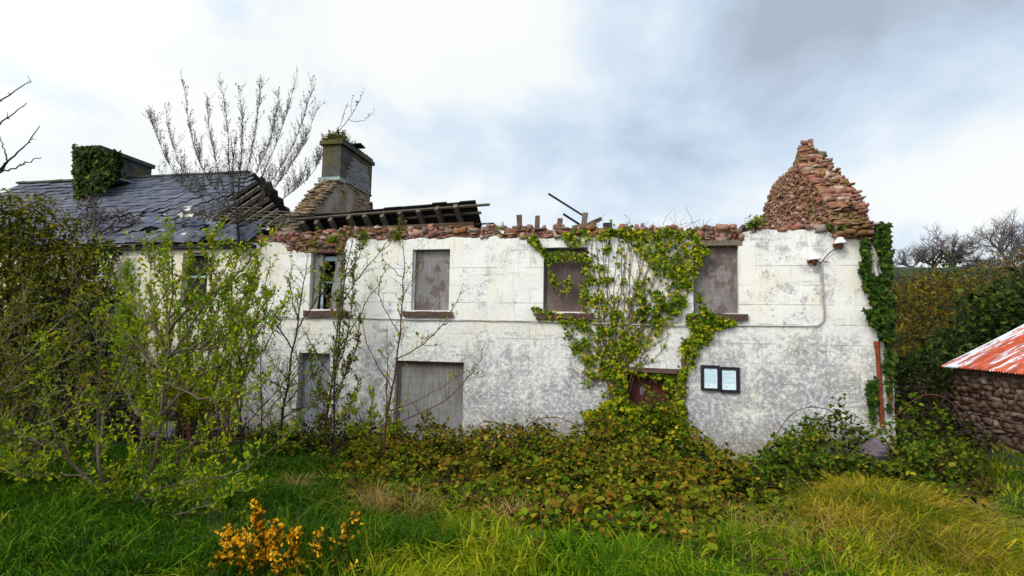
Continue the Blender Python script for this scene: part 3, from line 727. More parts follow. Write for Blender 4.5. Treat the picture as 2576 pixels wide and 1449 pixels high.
# surviving strip of the rear roof slope, seen from below
def remnant():
    r = rs(41); d = nrm(np.array([0, 1, -.75])); nn = np.array([0, .75, 1.])/1.25
    RYF = 14.0
    hit = lambda u, v: onY(u, v, RYF)
    a, b = hit(716, 556), hit(1196, 519)
    m = MB(); x = a[0]; n = 0
    while x < b[0]:
        w = min(r.uniform(.28, .62), b[0]-x+.01); f = np.clip((x-a[0])/(b[0]-a[0]), 0, 1)
        P0 = a+(b-a)*f; ext = .07+.07*f+r.normal(0, .012)-(.05 if f > .96 else 0)
        P = P0-d*ext+nn*(.07+.012*(n % 2)); Q = P0+d*1.9+nn*(.07+.012*(n % 2)); e = np.array([w-.006, 0, (b-a)[2]/(b-a)[0]*w])
        V = [P, P+e, Q+e, Q]; V += [v+nn*.035 for v in V]
        m.add(V, [(3, 2, 1, 0), (4, 5, 6, 7), (0, 1, 5, 4), (1, 2, 6, 5), (2, 3, 7, 6), (3, 0, 4, 7)]); x += w; n += 1
    rr = m.build('roof_remnant', 'dark', house); rr['label'] = 'surviving strip of roof seen from below with its rafters'
    for u, v in ((735, 556), (761, 553), (796, 551), (833, 548), (880, 543), (919, 538), (961, 535), (1006, 528), (1053, 523), (1100, 518), (1147, 514)):
        h = hit(u, v+3); m = MB(); P = h-nn*.045-d*r.uniform(-.02, .05); Q = h+d*1.3+np.array([.06+r.normal(0, .04), 0, 0])-nn*.05
        m.beam(P, Q, .11, .15, nn, .012, r); m.build('rafter', 'wood', rr)
    for (u0, v0), (u1, v1), off in (((700, 557), (1232, 516), .03), ((1000, 553), (1210, 537), .03)):
        P, Q = hit(u0, v0), hit(u1, v1)
        if off and u0 == 1000: P, Q = onY(u0, v0, 14.25), onY(u1, v1, 14.25)
        m = MB(); m.beam(P+nn*off, Q+nn*off, .06, .05, nn, .006, r); m.build('batten', 'wood', rr)
remnant()
m = MB(); p, q = onY(905, 577, 13.2), onY(1192, 566, 13.2); m.beam(p, q, .2, .11, jit=.02, rng=rs(2)); m.build('wall_plate', 'wood2', house)
m = MB(); m.beam(onY(1196, 564, 13.6), onY(1243, 562, 13.6), .05, .035); m.build('wall_plate', 'dark', house)
# rotten timber ends still standing on the wall head
for u0, v0, u1, v1, w in ((1307, 576, 1307, 543, .125), (1351, 576, 1352, 545, .11), (1407, 575, 1410, 551, .12), (1123, 600, 1133, 566, .09), (1094, 606, 1090, 597, .05)):
    y = 13.12 if u0 < 1140 else 13.25
    m = MB(); m.beam(onY(u0, v0, y), onY(u1, v1, y+.12), w, .1, (0, 1, 0), .012, rs(int(u0))); m.build('rafter_stump', 'wood2', house)
# cast-iron downpipe at the right-hand end
P = np.array([onY(u, v, WY-.1) for u, v in ((2206, 862), (2209, 900), (2213, 970), (2218, 1046), (2220, 1075))])
dp = tubes('downpipe', [(P, .043)], 'rust', house, 12)
tubes('pipe_collar', [(np.array([P[0]+(0, 0, .03), P[0]-(0, 0, .1)]), .058)], 'rust', dp, 12); tubes('pipe_collar', [(np.array([P[2]+(0, 0, .03), P[2]-(0, 0, .05)]), .053)], 'rust', dp, 12)
EXPO, SKY1, SKY2 = .35, .7, 1.9
# ------------------------------------------------------------------ things fixed to or lying on the house
def lathe(prof, c, seg=16):
    a = np.arange(seg)*2*np.pi/seg; V = []; 
    for rr, z in prof:
        for q in a: V.append((c[0]+rr*math.cos(q), c[1]+rr*math.sin(q), c[2]+z))
    Fc = []
    for i in range(len(prof)-1):
        for j in range(seg): k = (j+1) % seg; Fc.append((i*seg+j, i*seg+k, (i+1)*seg+k, (i+1)*seg+j))
    Fc.append(tuple(range(seg))[::-1]); Fc.append(tuple((len(prof)-1)*seg+i for i in range(seg)))
    return np.array(V), Fc
def wall_lamp(u, v, label):
    c = onY(u, v, WY-.15); e = empty('wall_lamp', (c[0], WY-.03, c[2])); tag(e, label, 'lamp', 'outdoor lamps on the white front')
    m = MB(); m.add(*lathe([(.125, -.02), (.12, .01), (.10, .05), (.075, .075), (.07, .085), (.075, .10), (.06, .115), (.03, .125)], c)); m.build('lamp_shade', 'lampw', e, True)
    m = MB(); m.add(*lathe([(.015, -.15), (.045, -.13), (.06, -.08), (.062, -.022)], c, 12)); m.build('lamp_glass', 'lampb', e, True)
    m = MB(); m.add(*lathe([(.05, -.035), (.05, .035)], (c[0]-.07, WY-.05, c[2]-.03), 10)); m.box((c[0]-.09, WY-.13, c[2]-.05), (c[0]-.06, WY-.01, c[2]-.02)); m.build('bracket', 'rust', e)
wall_lamp(2049, 652, 'lower white-capped brown lamp on the wall, at the top of the upright cable run')
wall_lamp(2114, 611, 'higher white-capped brown lamp on the wall, nearer the ivy-clad right corner')
cw = WY-.045
cp = smooth_path([onY(u, v, cw) for u, v in ((700, 800), (860, 800), (1040, 804), (1180, 806), (1320, 808), (1500, 813), (1700, 819), (1880, 819), (2040, 820), (2062, 815), (2072, 800), (2070, 760), (2067, 720), (2064, 690), (2061, 662))], 120, rs(5), .0025)
cb = empty('wall_cable', cp[60]); tag(cb, 'thin grey painted cable running under the upper sills and up to the lamps', 'cable')
tubes('cable_run', [(cp, .014), (cp[72:]+np.array([.035, .004, .03]), .012)], 'cable', cb, 6)
tubes('lamp_link', [(smooth_path([onY(u, v, WY-.06) for u, v in ((2056, 652), (2064, 662), (2078, 645), (2092, 632), (2108, 624))], 14), .011), (smooth_path([onY(u, v, WY-.06) for u, v in ((2063, 660), (2074, 657), (2088, 661))], 8), .007)], 'wire', cb, 5)
def notice(u0, v0, u1, v1, pu0, pv0, pu1, pv1, label, seed, rows):
    r = rs(seed); P = lambda u, v, y: onY(u, v, y); c = P((u0+u1)/2, (v0+v1)/2, WY-.05); e = empty('notice_frame', c); tag(e, label, 'notice', 'framed notices on the white wall')
    m = MB(); a, b = P(u0, v1, WY-.035), P(u1, v0, WY-.035); pa, pb = P(pu0, pv1, WY-.035), P(pu1, pv0, WY-.035)
    for q0, q1 in (((a[0], a[2]), (pa[0], b[2])), ((pb[0], a[2]), (b[0], b[2])), ((pa[0]+.001, a[2]), (pb[0]-.001, pa[2])), ((pa[0]+.001, pb[2]), (pb[0]-.001, b[2]))):
        m.box((q0[0], WY-.075, q0[1]), (q1[0], WY-.03, q1[1]))
    m.box((a[0]-.004, WY-.07, b[2]-.02), (a[0]+.01, WY-.03, b[2]-.004)); m.build('frame', 'black', e)
    m = MB(); m.box((pa[0]+.002, WY-.052, pa[2]+.002), (pb[0]-.002, WY-.046, pb[2]-.002)); pp = m.build('paper', 'paper', e)
    m = MB(); w = pb[0]-pa[0]; h = pb[2]-pa[2]
    for t, x0, x1, th in rows:
        z = pb[2]-h*t; x = pa[0]+w*x0
        while x < pa[0]+w*x1-.004:
            q = min(x+r.uniform(.012, .035), pa[0]+w*x1); m.box((x, WY-.055, z-th/2), (q-.004, WY-.0525, z+th/2)); x = q
    m.build('print', 'ink', pp)
    m = MB(); z = pb[2]-h*.86; m.box((pa[0]+w*.25, WY-.055, z-.008), (pa[0]+w*.4, WY-.0525, z+.006)); m.box((pa[0]+w*.47, WY-.055, pb[2]-.016), (pa[0]+w*.53, WY-.0525, pb[2]-.003)); m.build('signature_mark', 'inkdark', pp)
rA = [(.07, .35, .62, .010)]+[(t, .15 if t < .25 else .07, .92, .006) for t in (.14, .18, .26, .32, .36, .41, .44, .49, .53, .58, .61, .65, .70, .73)]
rB = [(.09, .4, .6, .010)]+[(t, .10, x, .006) for t, x in ((.17, .92), (.19, .9), (.26, .8), (.33, .55), (.36, .9), (.42, .92), (.44, .9), (.51, .35), (.55, .92), (.61, .9), (.65, .92), (.68, .7))]
notice(1763, 919.5, 1810, 981, 1771, 927, 1804, 976, 'black-framed pale blue notice nearer the ivy-covered door', 1, rA)
notice(1811.5, 924, 1860, 987, 1816, 931, 1851, 980, 'black-framed pale blue notice farther from the door, hung slightly lower', 2, rB)
def plank(p, q, w, h, label, mat='wood2', name='loose_plank', cat='plank', seed=1):
    m = MB(); m.beam(p, q, w, h, (0, 1, .3), .008, rs(seed)); tag(m.build(name, mat), label, cat)
plank(onY(1380, 487, 13.2), onY(1476, 548, 13.35), .045, .10, 'long dark plank sticking up into the sky from the wall top', 'dark', seed=3)
plank(onY(1416, 538, 13.2), onY(1458, 564, 13.3), .05, .075, 'short split plank leaning below the long one on the wall top', 'dark', seed=4)
plank(onY(1468, 568, 13.12), onY(1473, 537, 13.15), .13, .14, 'stubby weathered post holding the foot of the long plank', 'wood', 'timber_post', 'post', 5)
plank(onY(1478, 566, 13.2), onY(1512, 550, 13.1), .10, .10, 'rounded log end lying beside the post on the wall top', 'wood2', 'log', 'log', 6)
plank(onY(1440, 572, 13.1), onY(1500, 562, 13.1), .09, .10, 'brown beam lying along the wall top under the post', 'wood', 'fallen_beam', 'beam', 7)
m = MB(); a, b = onY(1517, 574, 13.2), onY(1540, 561, 13.2); m.box((a[0], 13.15, a[2]), (b[0], 13.35, b[2]), .006, rs(3)); tag(m.build('dark_block', 'dark'), 'small dark square block on the wall top above the ivy', 'block')
m = MB(); m.beam(onY(1256, 577, 13.02), onY(1268, 586, 13.0), .05, .07); tag(m.build('white_chip', 'lampw'), 'little white chip lying among the red wall-top stones', 'chip')
# ------------------------------------------------------------------ ivy on the front
def in_poly(P, poly):
    x, y = P[:, 0], P[:, 1]; ins = np.zeros(len(P), bool); n = len(poly)
    for i in range(n):
        x0, y0 = poly[i]; x1, y1 = poly[(i+1) % n]
        c = ((y0 > y) != (y1 > y)) & (x < (x1-x0)*(y-y0)/((y1-y0) or 1e-9)+x0); ins ^= c
    return ins
def poly_leaves(poly, n, Y, r, clump=.0, thick=.06):
    poly = np.array(poly, float); lo, hi = poly.min(0), poly.max(0); P = []
    while len(P) < n:
        if clump:
            c = lo+r.rand(2)*(hi-lo); q = c+r.normal(0, clump, (r.randint(6, 22), 2))
        else: q = lo+r.rand(60, 2)*(hi-lo)
        P += list(q[in_poly(q, poly)])
    P = np.array(P[:n]); return np.array([onY(u, v, Y-abs(r.normal(0, thick))) for u, v in P])
def ivy_leafset(name, P, L, mat, parent, seed, up=-.4):
    r = rs(seed); n = len(P); D = np.stack([r.normal(0, .7, n), r.normal(-.25, .25, n), r.normal(up, .6, n)], 1)
    N = np.stack([r.normal(0, .45, n), -np.ones(n), r.normal(.35, .4, n)], 1)
    return leaves(name, P, D, N, rleaf(r, n, L), 1.05, mat, parent, 'ivy')
def main_ivy():
    r = rs(51); Y = WY-.035; e = empty('ivy', onY(1548, 1060, WY-.1)); tag(e, 'large spreading ivy climbing the white wall over the fourth upper window', 'ivy')
    st = []
    tips = [(1490, 610), (1500, 580), (1520, 590), (1540, 575), (1560, 590), (1580, 575), (1600, 585), (1625, 580), (1650, 575), (1680, 580), (1705, 578), (1735, 590), (1750, 620), (1755, 660), (1745, 700), (1735, 740), (1720, 770), (1700, 800), (1670, 830), (1640, 860), (1490, 650), (1485, 700), (1475, 760), (1450, 800), (1425, 830), (1430, 870), (1445, 910), (1465, 930), (1480, 800), (1500, 720), (1510, 660), (1655, 650), (1690, 640), (1620, 690), (1600, 740), (1660, 730), (1590, 650)]
    root = (1552, 1010)
    for k in range(2):
        for tu, tv in tips:
            tu += r.normal(0, 12); tv += r.normal(0, 10)
            hx = 1543+r.normal(0, 24)+(tu-1540)*.38; hv = max(tv+60, r.uniform(800, 900)) if tv < 800 else (tv+1010)/2
            mid = ((hx*.6+tu*.4)+r.normal(0, 6), (hv*.55+tv*.45))
            P = smooth_path([onY(u, v, Y) for u, v in ((root[0]+r.normal(0, 9), root[1]), (1546+r.normal(0, 17)+(tu-1540)*.06, 935), (hx, hv), (mid[0]+r.normal(0, 14), mid[1]), (tu, tv))], 22, r, .011)
            P[:, 1] = Y-.01*r.rand(22)
            st.append((P, np.linspace(r.choice([.007, .010, .014]), .005, 22)))
            for _ in range(2):
                j = r.randint(8, 20); q = P[j]; d = P[j+1]-P[j] if j < 21 else P[j]-P[j-1]
                a = r.choice([-1, 1])*r.uniform(.5, 1.2); dd = nrm(d); dv = np.array([dd[0]*math.cos(a)-dd[2]*math.sin(a), 0, dd[0]*math.sin(a)+dd[2]*math.cos(a)])
                Q = shoot(q, dv, r.uniform(.2, .6), r, 6, .1, .2); Q[:, 1] = Y-.01*r.rand(6); st.append((Q, np.linspace(.006, .003, 6)))
    for pts in (((1500, 660), (1470, 650), (1440, 648), (1400, 640), (1370, 636), (1340, 610), (1318, 598)), ((1490, 640), (1450, 610), (1420, 600)), ((1400, 650), (1390, 700), (1415, 730), (1425, 780)), ((1500, 800), (1440, 800), (1390, 795), (1345, 775))):
        st.append((smooth_path([onY(u, v, Y) for u, v in pts], 16, r, .006), .006))
    tubes('stem', st, 'barkivy', e, 4)
    Ps = []
    for P, R_ in st[:240]:
        for j in range(5, len(P)):
            if r.rand() < .11: Ps.append(P[j]+np.stack([r.normal(0, .05, 4), -abs(r.normal(.02, .02, 4)), r.normal(0, .05, 4)], 1))
    for poly, n, cl in ((((1592, 578), (1745, 572), (1775, 610), (1768, 660), (1752, 700), (1735, 740), (1700, 700), (1650, 690), (1620, 650), (1595, 640)), 1250, 12),
                        (((1480, 600), (1590, 578), (1600, 640), (1560, 700), (1520, 720), (1480, 700)), 170, 5),
                        (((1480, 690), (1560, 700), (1740, 700), (1725, 770), (1660, 800), (1560, 790), (1485, 790)), 520, 5),
                        (((1500, 790), (1700, 760), (1690, 800), (1650, 850), (1590, 890), (1560, 860), (1500, 850)), 460, 5),
                        (((1412, 812), (1475, 810), (1500, 850), (1530, 920), (1545, 990), (1520, 1000), (1480, 940), (1440, 890)), 460, 5),
                        (((1500, 850), (1570, 860), (1560, 950), (1540, 1000), (1525, 900)), 130, 5), (((1560, 860), (1600, 870), (1600, 900), (1570, 910), (1552, 900)), 60, 4), (((1600, 700), (1735, 700), (1730, 770), (1690, 810), (1640, 850), (1600, 860), (1590, 780)), 330, 6),
                        (((1316, 592), (1345, 590), (1372, 632), (1478, 636), (1482, 655), (1440, 660), (1400, 655), (1372, 650), (1340, 620)), 340, 7),
                        (((1368, 640), (1395, 660), (1415, 710), (1420, 745), (1400, 740), (1380, 690)), 90, 6),
                        (((1455, 650), (1485, 650), (1482, 780), (1455, 785)), 150, 7),
                        (((1400, 720), (1440, 690), (1435, 760), (1415, 760)), 40, 6),
                        (((1335, 770), (1360, 775), (1420, 795), (1480, 800), (1480, 822), (1420, 815), (1350, 800)), 190, 6),
                        (((1400, 590), (1450, 578), (1500, 575), (1480, 610), (1440, 625), (1425, 610)), 170, 7),
                        (((1500, 575), (1600, 570), (1600, 592), (1500, 600)), 120, 8)):
        Ps.append(poly_leaves(poly, n, WY-.04, r, cl))
    ivy_leafset('foliage', np.concatenate(Ps), .058, 'leafivy', e, 52)
    # dry runners over the wall top
    st = []
    for k in range(26):
        u = r.uniform(1440, 1780); P0 = onY(u, 580, 13.02); st.append((shoot(P0, (r.normal(0, .9), -.1, .6), r.uniform(.25, .7), r, 7, -.4, .35), np.linspace(.007, .003, 7)))
    for pts in (((1570, 575), (1585, 555), (1570, 540)), ((1720, 570), (1745, 560), (1762, 552)), ((1690, 572), (1730, 560))): st.append((smooth_path([onY(u, v, 13) for u, v in pts], 8), .006))
    tubes('dry_runner', st, 'barkpale', e, 4)
main_ivy()
def door_ivy():
    r = rs(61); Y = WY-.04; e = empty('ivy', onY(1715, 1060, WY-.1)); tag(e, 'narrower ivy between the door and the notices, reaching the right window sill', 'ivy')
    st = []
    for k in range(16):
        tu, tv = [(1760, 740), (1770, 780), (1800, 812), (1835, 816), (1745, 820), (1780, 840), (1755, 860), (1740, 880)][k % 8]
        P = smooth_path([onY(u+r.normal(0, 5), v, Y) for u, v in ((1716, 1070), (1718, 980), (1725, 910), (1738, 860), ((1745+tu)/2, (850+tv)/2), (tu, tv))], 20, r, .006); st.append((P, np.linspace(.011, .004, 20)))
    tubes('stem', st, 'barkivy', e, 4); Ps = []
    for poly, n, cl in ((((1728, 790), (1790, 785), (1845, 806), (1845, 822), (1800, 830), (1780, 870), (1750, 850), (1725, 815)), 620, 9), (((1748, 735), (1760, 735), (1785, 790), (1765, 795)), 110, 5),
                        (((1720, 840), (1770, 860), (1755, 900), (1740, 930), (1712, 935), (1698, 905)), 260, 9), (((1706, 930), (1735, 930), (1728, 1060), (1700, 1060)), 190, 8),
                        (((1755, 620), (1790, 625), (1770, 650), (1752, 700)), 90, 6), (((1795, 815), (1850, 806), (1850, 822), (1800, 828)), 60, 5)):
        Ps.append(poly_leaves(poly, n, WY-.05, r, cl))
    ivy_leafset('foliage', np.concatenate(Ps), .06, 'leafivy', e, 62)
door_ivy()
def doorway_ivy():
    r = rs(65); e = empty('ivy', onY(1600, 1075, WY-.05)); tag(e, 'tangled ivy filling the lower part of the red doorway', 'ivy')
    Ps = [poly_leaves(((1548, 940), (1572, 945), (1580, 1010), (1640, 1030), (1690, 1005), (1722, 1000), (1722, 1080), (1540, 1090)), 1150, WY+.06, r, 11, .12), poly_leaves(((1550, 928), (1705, 936), (1705, 955), (1640, 950), (1550, 950)), 60, WY+.05, r, 6), poly_leaves(((1670, 950), (1708, 945), (1708, 1010), (1675, 1010)), 90, WY+.08, r, 7),
          poly_leaves(((1465, 1040), (1500, 1030), (1545, 1000), (1560, 1085), (1500, 1090)), 520, WY-.08, r, 9)]
    st = []
    for k in range(24): st.append((shoot(onY(r.uniform(1555, 1710), 1080, WY+.05), (r.normal(0, .4), 0, 1), r.uniform(.5, 1.4), r, 8, .2, .2), np.linspace(.009, .003, 8)))
    tubes('stem', st, 'barkivy', e, 4); ivy_leafset('foliage', np.concatenate(Ps), .085, 'leafivy', e, 66)
doorway_ivy()
def corner_ivy():
    r = rs(71); e = empty('ivy', onY(2235, 1040, WY-.05)); tag(e, 'dense dark ivy column climbing the right-hand corner of the house', 'ivy')
    st = []
    for k in range(22):
        tv = r.uniform(570, 840); P = smooth_path([onY(u+r.normal(0, 5), v, WY-.04) for u, v in ((2238, 1040), (2236, 900), (2225, 800), (2215+r.normal(0, 8), (800+tv)/2), (2200+r.normal(0, 16), tv))], 18, r, .008); st.append((P, np.linspace(.012, .004, 18)))
    tubes('stem', st, 'barkivy', e, 4); Ps = []
    for poly, n, cl, Y in ((((2166, 582), (2182, 580), (2190, 690), (2200, 745), (2180, 730), (2164, 700)), 420, 7, WY-.05), (((2184, 690), (2240, 700), (2248, 800), (2245, 860), (2215, 850), (2200, 780), (2180, 735)), 950, 9, WY-.06),
                        (((2205, 562), (2236, 562), (2242, 700), (2225, 690), (2212, 640), (2190, 585)), 620, 8, WY-.04), (((2175, 775), (2205, 790), (2215, 830), (2195, 820)), 160, 7, WY-.05), (((2225, 850), (2250, 850), (2252, 1040), (2228, 1030), (2222, 940)), 130, 9, WY-.05), (((2180, 960), (2205, 940), (2208, 1050), (2190, 1060)), 190, 8, WY-.04), (((2080, 566), (2130, 566), (2125, 580), (2090, 578)), 60, 5, WY-.02)):
        Ps.append(poly_leaves(poly, n, Y, r, cl, .09))
    ys = r.uniform(WY, WY+.9, 260); Ps.append(np.stack([XE+.02+abs(r.normal(0, .035, 260)), ys, 5.1-r.rand(260)**1.1*2.4], 1))
    ivy_leafset('foliage', np.concatenate(Ps), .075, 'leafivyd', e, 72)
corner_ivy()
def chimney_ivy():
    r = rs(75); y0 = CH1[1]; e = empty('ivy', onY(225, 500, y0)); tag(e, 'dark ivy smothering the front of the far left chimney', 'ivy')
    Ps = [poly_leaves(((186, 372), (250, 368), (292, 400), (292, 440), (275, 470), (225, 505), (185, 500), (192, 440)), 2300, y0-.06, r, 9, .12), poly_leaves(((185, 365), (205, 365), (200, 480), (186, 480)), 320, y0+.1, r, 6, .1)]
    a = np.array([onX(u, v, XL+.05) for u, v in zip(r.uniform(250, 300, 700), r.uniform(385, 470, 700))]); Ps.append(a+np.abs(r.normal(0, .06, a.shape)))
    tubes('stem', [(shoot(onY(u, 505, y0-.05), (r.normal(0, .2), 0, 1), 1.4, r, 8, .2, .12), .01) for u in (200, 215, 230, 245, 260)], 'barkivy', e, 4)
    ivy_leafset('foliage', np.concatenate(Ps), .11, 'leafhedge', e, 76)
chimney_ivy()
# weeds growing out of the masonry
def tuft(name, label, cat, c, n, L, mat, seed, spread=.5, up=.9, tpl='rhomb', wid=.3, group=None, spike=0):
    r = rs(seed); st, LP, LD = [], [], []
    for k in range(n):
        P = shoot(c+r.normal(0, .03, 3), (r.normal(0, spread), r.normal(-.15, spread*.6), up), L*r.uniform(.5, 1.1), r, 6, -.5, .15); st.append((P, np.linspace(.004, .002, 6)))
        for j in range(1, 6):
            for sd in (-1, 1): LP.append(P[j]); LD.append((P[j]-P[j-1])*6+sd*np.cross(P[j]-P[j-1], r.normal(0, 1, 3))*12)
    for k in range(spike):
        P = shoot(c, (r.normal(0, .12), 0, 1), .5, r, 8, .2, .06); st.append((P, .004))
        for j in range(1, 8):
            for q in range(4): LP.append(P[j]+r.normal(0, .01, 3)); LD.append(r.normal(0, 1, 3)+np.array([0, 0, .5]))
    plant(name, label, cat, c, st, np.array(LP), np.array(LD), L*.34, wid, 'barkred', mat, seed, tpl, group)
for i, (u, v, y, L, n, lab, sp) in enumerate(((915, 605, 12.98, .26, 26, 'green fern tuft on the wall top between second and third upper windows', 0), (1003, 603, 12.98, .24, 22, 'spiky fern with an upright shoot beside the third upper window', 2), (838, 612, 13.0, .24, 20, 'low mossy fern over the split-board window', 0),
        (1898, 574, 12.98, .3, 26, 'dark fern hanging at the foot of the ruined gable', 0), (1262, 577, 13.0, .14, 12, 'small weed beside the white chip on the wall top', 0), (790, 622, 13.0, .2, 12, 'yellowish weed in the broken render left of the split-board window', 1))):
    tuft('wall_fern', lab, 'fern', onY(u, v, y), n, L, 'leafspring' if i in (2, 4, 5) else 'leafivy', 80+i, group='weeds on the wall top', spike=sp)
xl, cy0, cy1, czc, czs = CH2
r = rs(91); st, LP, LD = [], [], []
for k in range(70):
    c = np.array([r.uniform(xl-.05, XG+.05), cy0+abs(r.normal(0, .35)), czc+.03]); P = shoot(c, (r.normal(-.1, .4), r.normal(0, .3), .8), r.uniform(.12, .36), r, 5, .1, .15); st.append((P, .004))
    for j in range(1, 5):
        for q in range(4): LP.append(P[j]+r.normal(0, .015, 3)); LD.append(r.normal(0, 1, 3)+np.array([0, 0, .4]))
for k in range(700): LP.append(np.array([r.uniform(xl-.09, XG+.09), cy0-.08+r.rand()**2*2.2, czc+r.normal(.0, .06)])); LD.append(r.normal(0, 1, 3))
plant('chimney_weed', 'mossy weeds sprouting on top of the middle chimney', 'weeds', (XG-.3, cy0+.4, czc), st, np.array(LP), np.array(LD), .07, .45, 'barkred', 'moss', 92, 'rhomb')
# ------------------------------------------------------------------ saplings and shrubs in front of the house
def sapling(name, label, cat, base_px, paths, Y, seed, leafm, bark, r0, L=.05, wid=.62, tw=5, twl=.7, up=.35, gap=.06, sub=1, lf_on=1., wob=.012, tpl='oval', spread=.9, dj=.12, group=None, t0=.15, along=.5, rmin=.004, n=16, tk=.007, tr=.0035):
    r = rs(seed); ps = []
    for i, p in enumerate(paths):
        rr = r0 if i == 0 else None; pts = p[0] if isinstance(p[0][0], tuple) else p; k = p[1] if isinstance(p[0][0], tuple) else .6
        P = px_path(pts, [Y+(r.normal(0, dj) if (i and j > 0) else 0)*min(1, j/2) for j in range(len(pts))], r, n, wob)
        ps.append((P, r0*(1 if i == 0 else k), rmin))
    tb, LP, LD = foliate(ps, r, tw, twl, up, L, gap, spread, t0, sub, lf_on=lf_on, along=along, tk=tk, tr=tr)
    b = onY(base_px[0], base_px[1], Y); b[2] = float(gz(b[0], b[1])) if b[2] < 2.6 and name not in ('roof_shrub', 'chimney_shrub') else b[2]
    if name not in ('roof_shrub', 'chimney_shrub'): # carry the first stem down to the soil
        P0 = ps[0][0][0]; tb.append((smooth_path([np.array([b[0], b[1], b[2]-.1]), (P0+b)/2, P0+(0, 0, .03)], 5), r0*1.05))
    return plant(name, label, cat, b, tb, LP, LD, L, wid, bark, leafm, seed, tpl, group, wood='stem')
# nearest sapling, forked low down
sapling('sapling', 'nearest leafy sapling at the lower left, forked low with pale spreading branches', 'sapling', (305, 1470), [
    ((305, 1470), (306, 1400), (312, 1325), (353, 1240), (397, 1106), (412, 973), (424, 870), (430, 760), (432, 675), (437, 575)),
    ([(312, 1330), (275, 1290), (267, 1222), (250, 1150), (262, 1060), (271, 1010), (347, 849), (403, 759), (451, 690)], .75),
    ([(272, 1270), (217, 1203), (157, 1133), (127, 1053), (110, 973), (120, 860)], .6),
    ([(405, 1060), (424, 1019), (514, 946), (590, 890), (660, 825), (705, 770)], .5), ([(424, 838), (470, 780), (555, 724), (625, 658), (660, 610)], .45), ([(418, 890), (378, 800), (302, 717), (253, 616)], .45), ([(411, 936), (340, 860), (271, 814), (190, 745)], .4),
    ([(363, 1206), (430, 1150), (520, 1090), (600, 1060)], .35), ([(353, 1240), (450, 1215), (560, 1200), (660, 1150), (730, 1080)], .3), ([(350, 1245), (400, 1300), (520, 1270), (640, 1220)], .3),
    ([(300, 1390), (230, 1370), (150, 1340), (60, 1350)], .3), ([(310, 1380), (380, 1340), (460, 1330), (540, 1300)], .3), ([(217, 1203), (140, 1190), (60, 1200), (-20, 1170)], .35),
    ([(428, 800), (500, 700), (540, 640), (560, 580)], .4), ([(424, 900), (520, 860), (600, 770), (640, 690)], .4), ([(415, 960), (500, 1000), (600, 1000), (660, 960)], .35), ([(305, 1420), (220, 1425), (150, 1420), (90, 1400)], .25), ([(306, 1400), (240, 1340), (160, 1290), (70, 1270)], .25), ([(308, 1400), (400, 1400), (470, 1420), (540, 1400)], .25), ([(312, 1330), (360, 1290), (430, 1270), (520, 1220)], .25), ([(272, 1260), (200, 1250), (110, 1240), (30, 1250)], .25), ([(353, 1240), (420, 1180), (500, 1140), (580, 1130)], .25), ([(310, 1350), (420, 1340), (540, 1320), (640, 1330)], .25), ([(267, 1222), (330, 1160), (360, 1100), (350, 1030)], .3), ([(217, 1203), (230, 1130), (200, 1070), (190, 1000)], .3), ([(157, 1133), (90, 1110), (30, 1090), (-30, 1080)], .3), ([(400, 1090), (330, 1010), (300, 930), (310, 850)], .4), ([(430, 720), (380, 650), (350, 600)], .3),
    ([(420, 900), (480, 820), (520, 760), (590, 640)], .35), ([(412, 980), (480, 900), (560, 850), (640, 760)], .35)], 5.0, 101, 'leafspring', 'bark', .034, .040, .6, 11, .45, .5, .032, 1.9, tpl='oval', dj=.28, spread=.7, tk=.0045, tr=.0025)
sapling('sapling', 'bushy bright green sapling behind the nearest one, hiding the lower left windows', 'sapling', (480, 1160), [((480, 1160), (478, 1050), (470, 930), (468, 820), (475, 700), (480, 610))]+[([(bs, 1165), ((bs*2+h)/3, 1060), (h, 950), (m, 800), (t, y)], .7) for bs, h, m, t, y in ((400, 385, 350, 320, 690), (425, 415, 395, 370, 640), (445, 435, 420, 415, 600), (500, 505, 525, 540, 600), (520, 530, 570, 600, 630), (545, 560, 610, 650, 660), (565, 590, 645, 690, 740), (585, 610, 655, 690, 850), (380, 360, 325, 300, 800), (360, 345, 325, 310, 900), (560, 575, 610, 640, 940), (460, 450, 450, 440, 720), (505, 515, 545, 580, 720), (470, 480, 500, 520, 760), (530, 545, 590, 620, 800), (410, 400, 390, 380, 820))], 7.6, 102, 'leafspring', 'barkred', .017, .046, .58, 15, .48, 1.0, .03, 1.9, dj=.35, spread=.5, tk=.0045, tr=.0028)
# shrub rooted outside the frame on the left, long pale wands
sapling('sapling', 'sapling at the left edge whose long pale wands reach in across the undergrowth', 'sapling', (-190, 1400), [
    ((-190, 1400), (-185, 1300), (-170, 1200), (-140, 1080), (-110, 950), (-60, 820), (-10, 700)), ([(-180, 1250), (-80, 1150), (0, 1101), (133, 1056), (293, 979), (372, 930)], .6), ([(-185, 1280), (-60, 1130), (40, 1119), (160, 1103), (250, 1060)], .45),
    ([(-180, 1300), (-60, 1220), (60, 1160), (180, 1120)], .4), ([(-150, 1120), (-40, 1010), (60, 900), (170, 790), (240, 720)], .5), ([(-140, 1080), (-50, 900), (40, 770), (70, 690)], .45), ([(-150, 1130), (0, 1000), (120, 930), (260, 850)], .45), ([(-170, 1200), (-30, 1080), (90, 1010), (200, 960)], .4), ([(-120, 980), (20, 850), (60, 760), (62, 720)], .4)],
    5.6, 103, 'leafolive', 'barkpale', .03, .042, .6, 11, .55, .5, .032, 1.8, dj=.25, tk=.005, tr=.003)
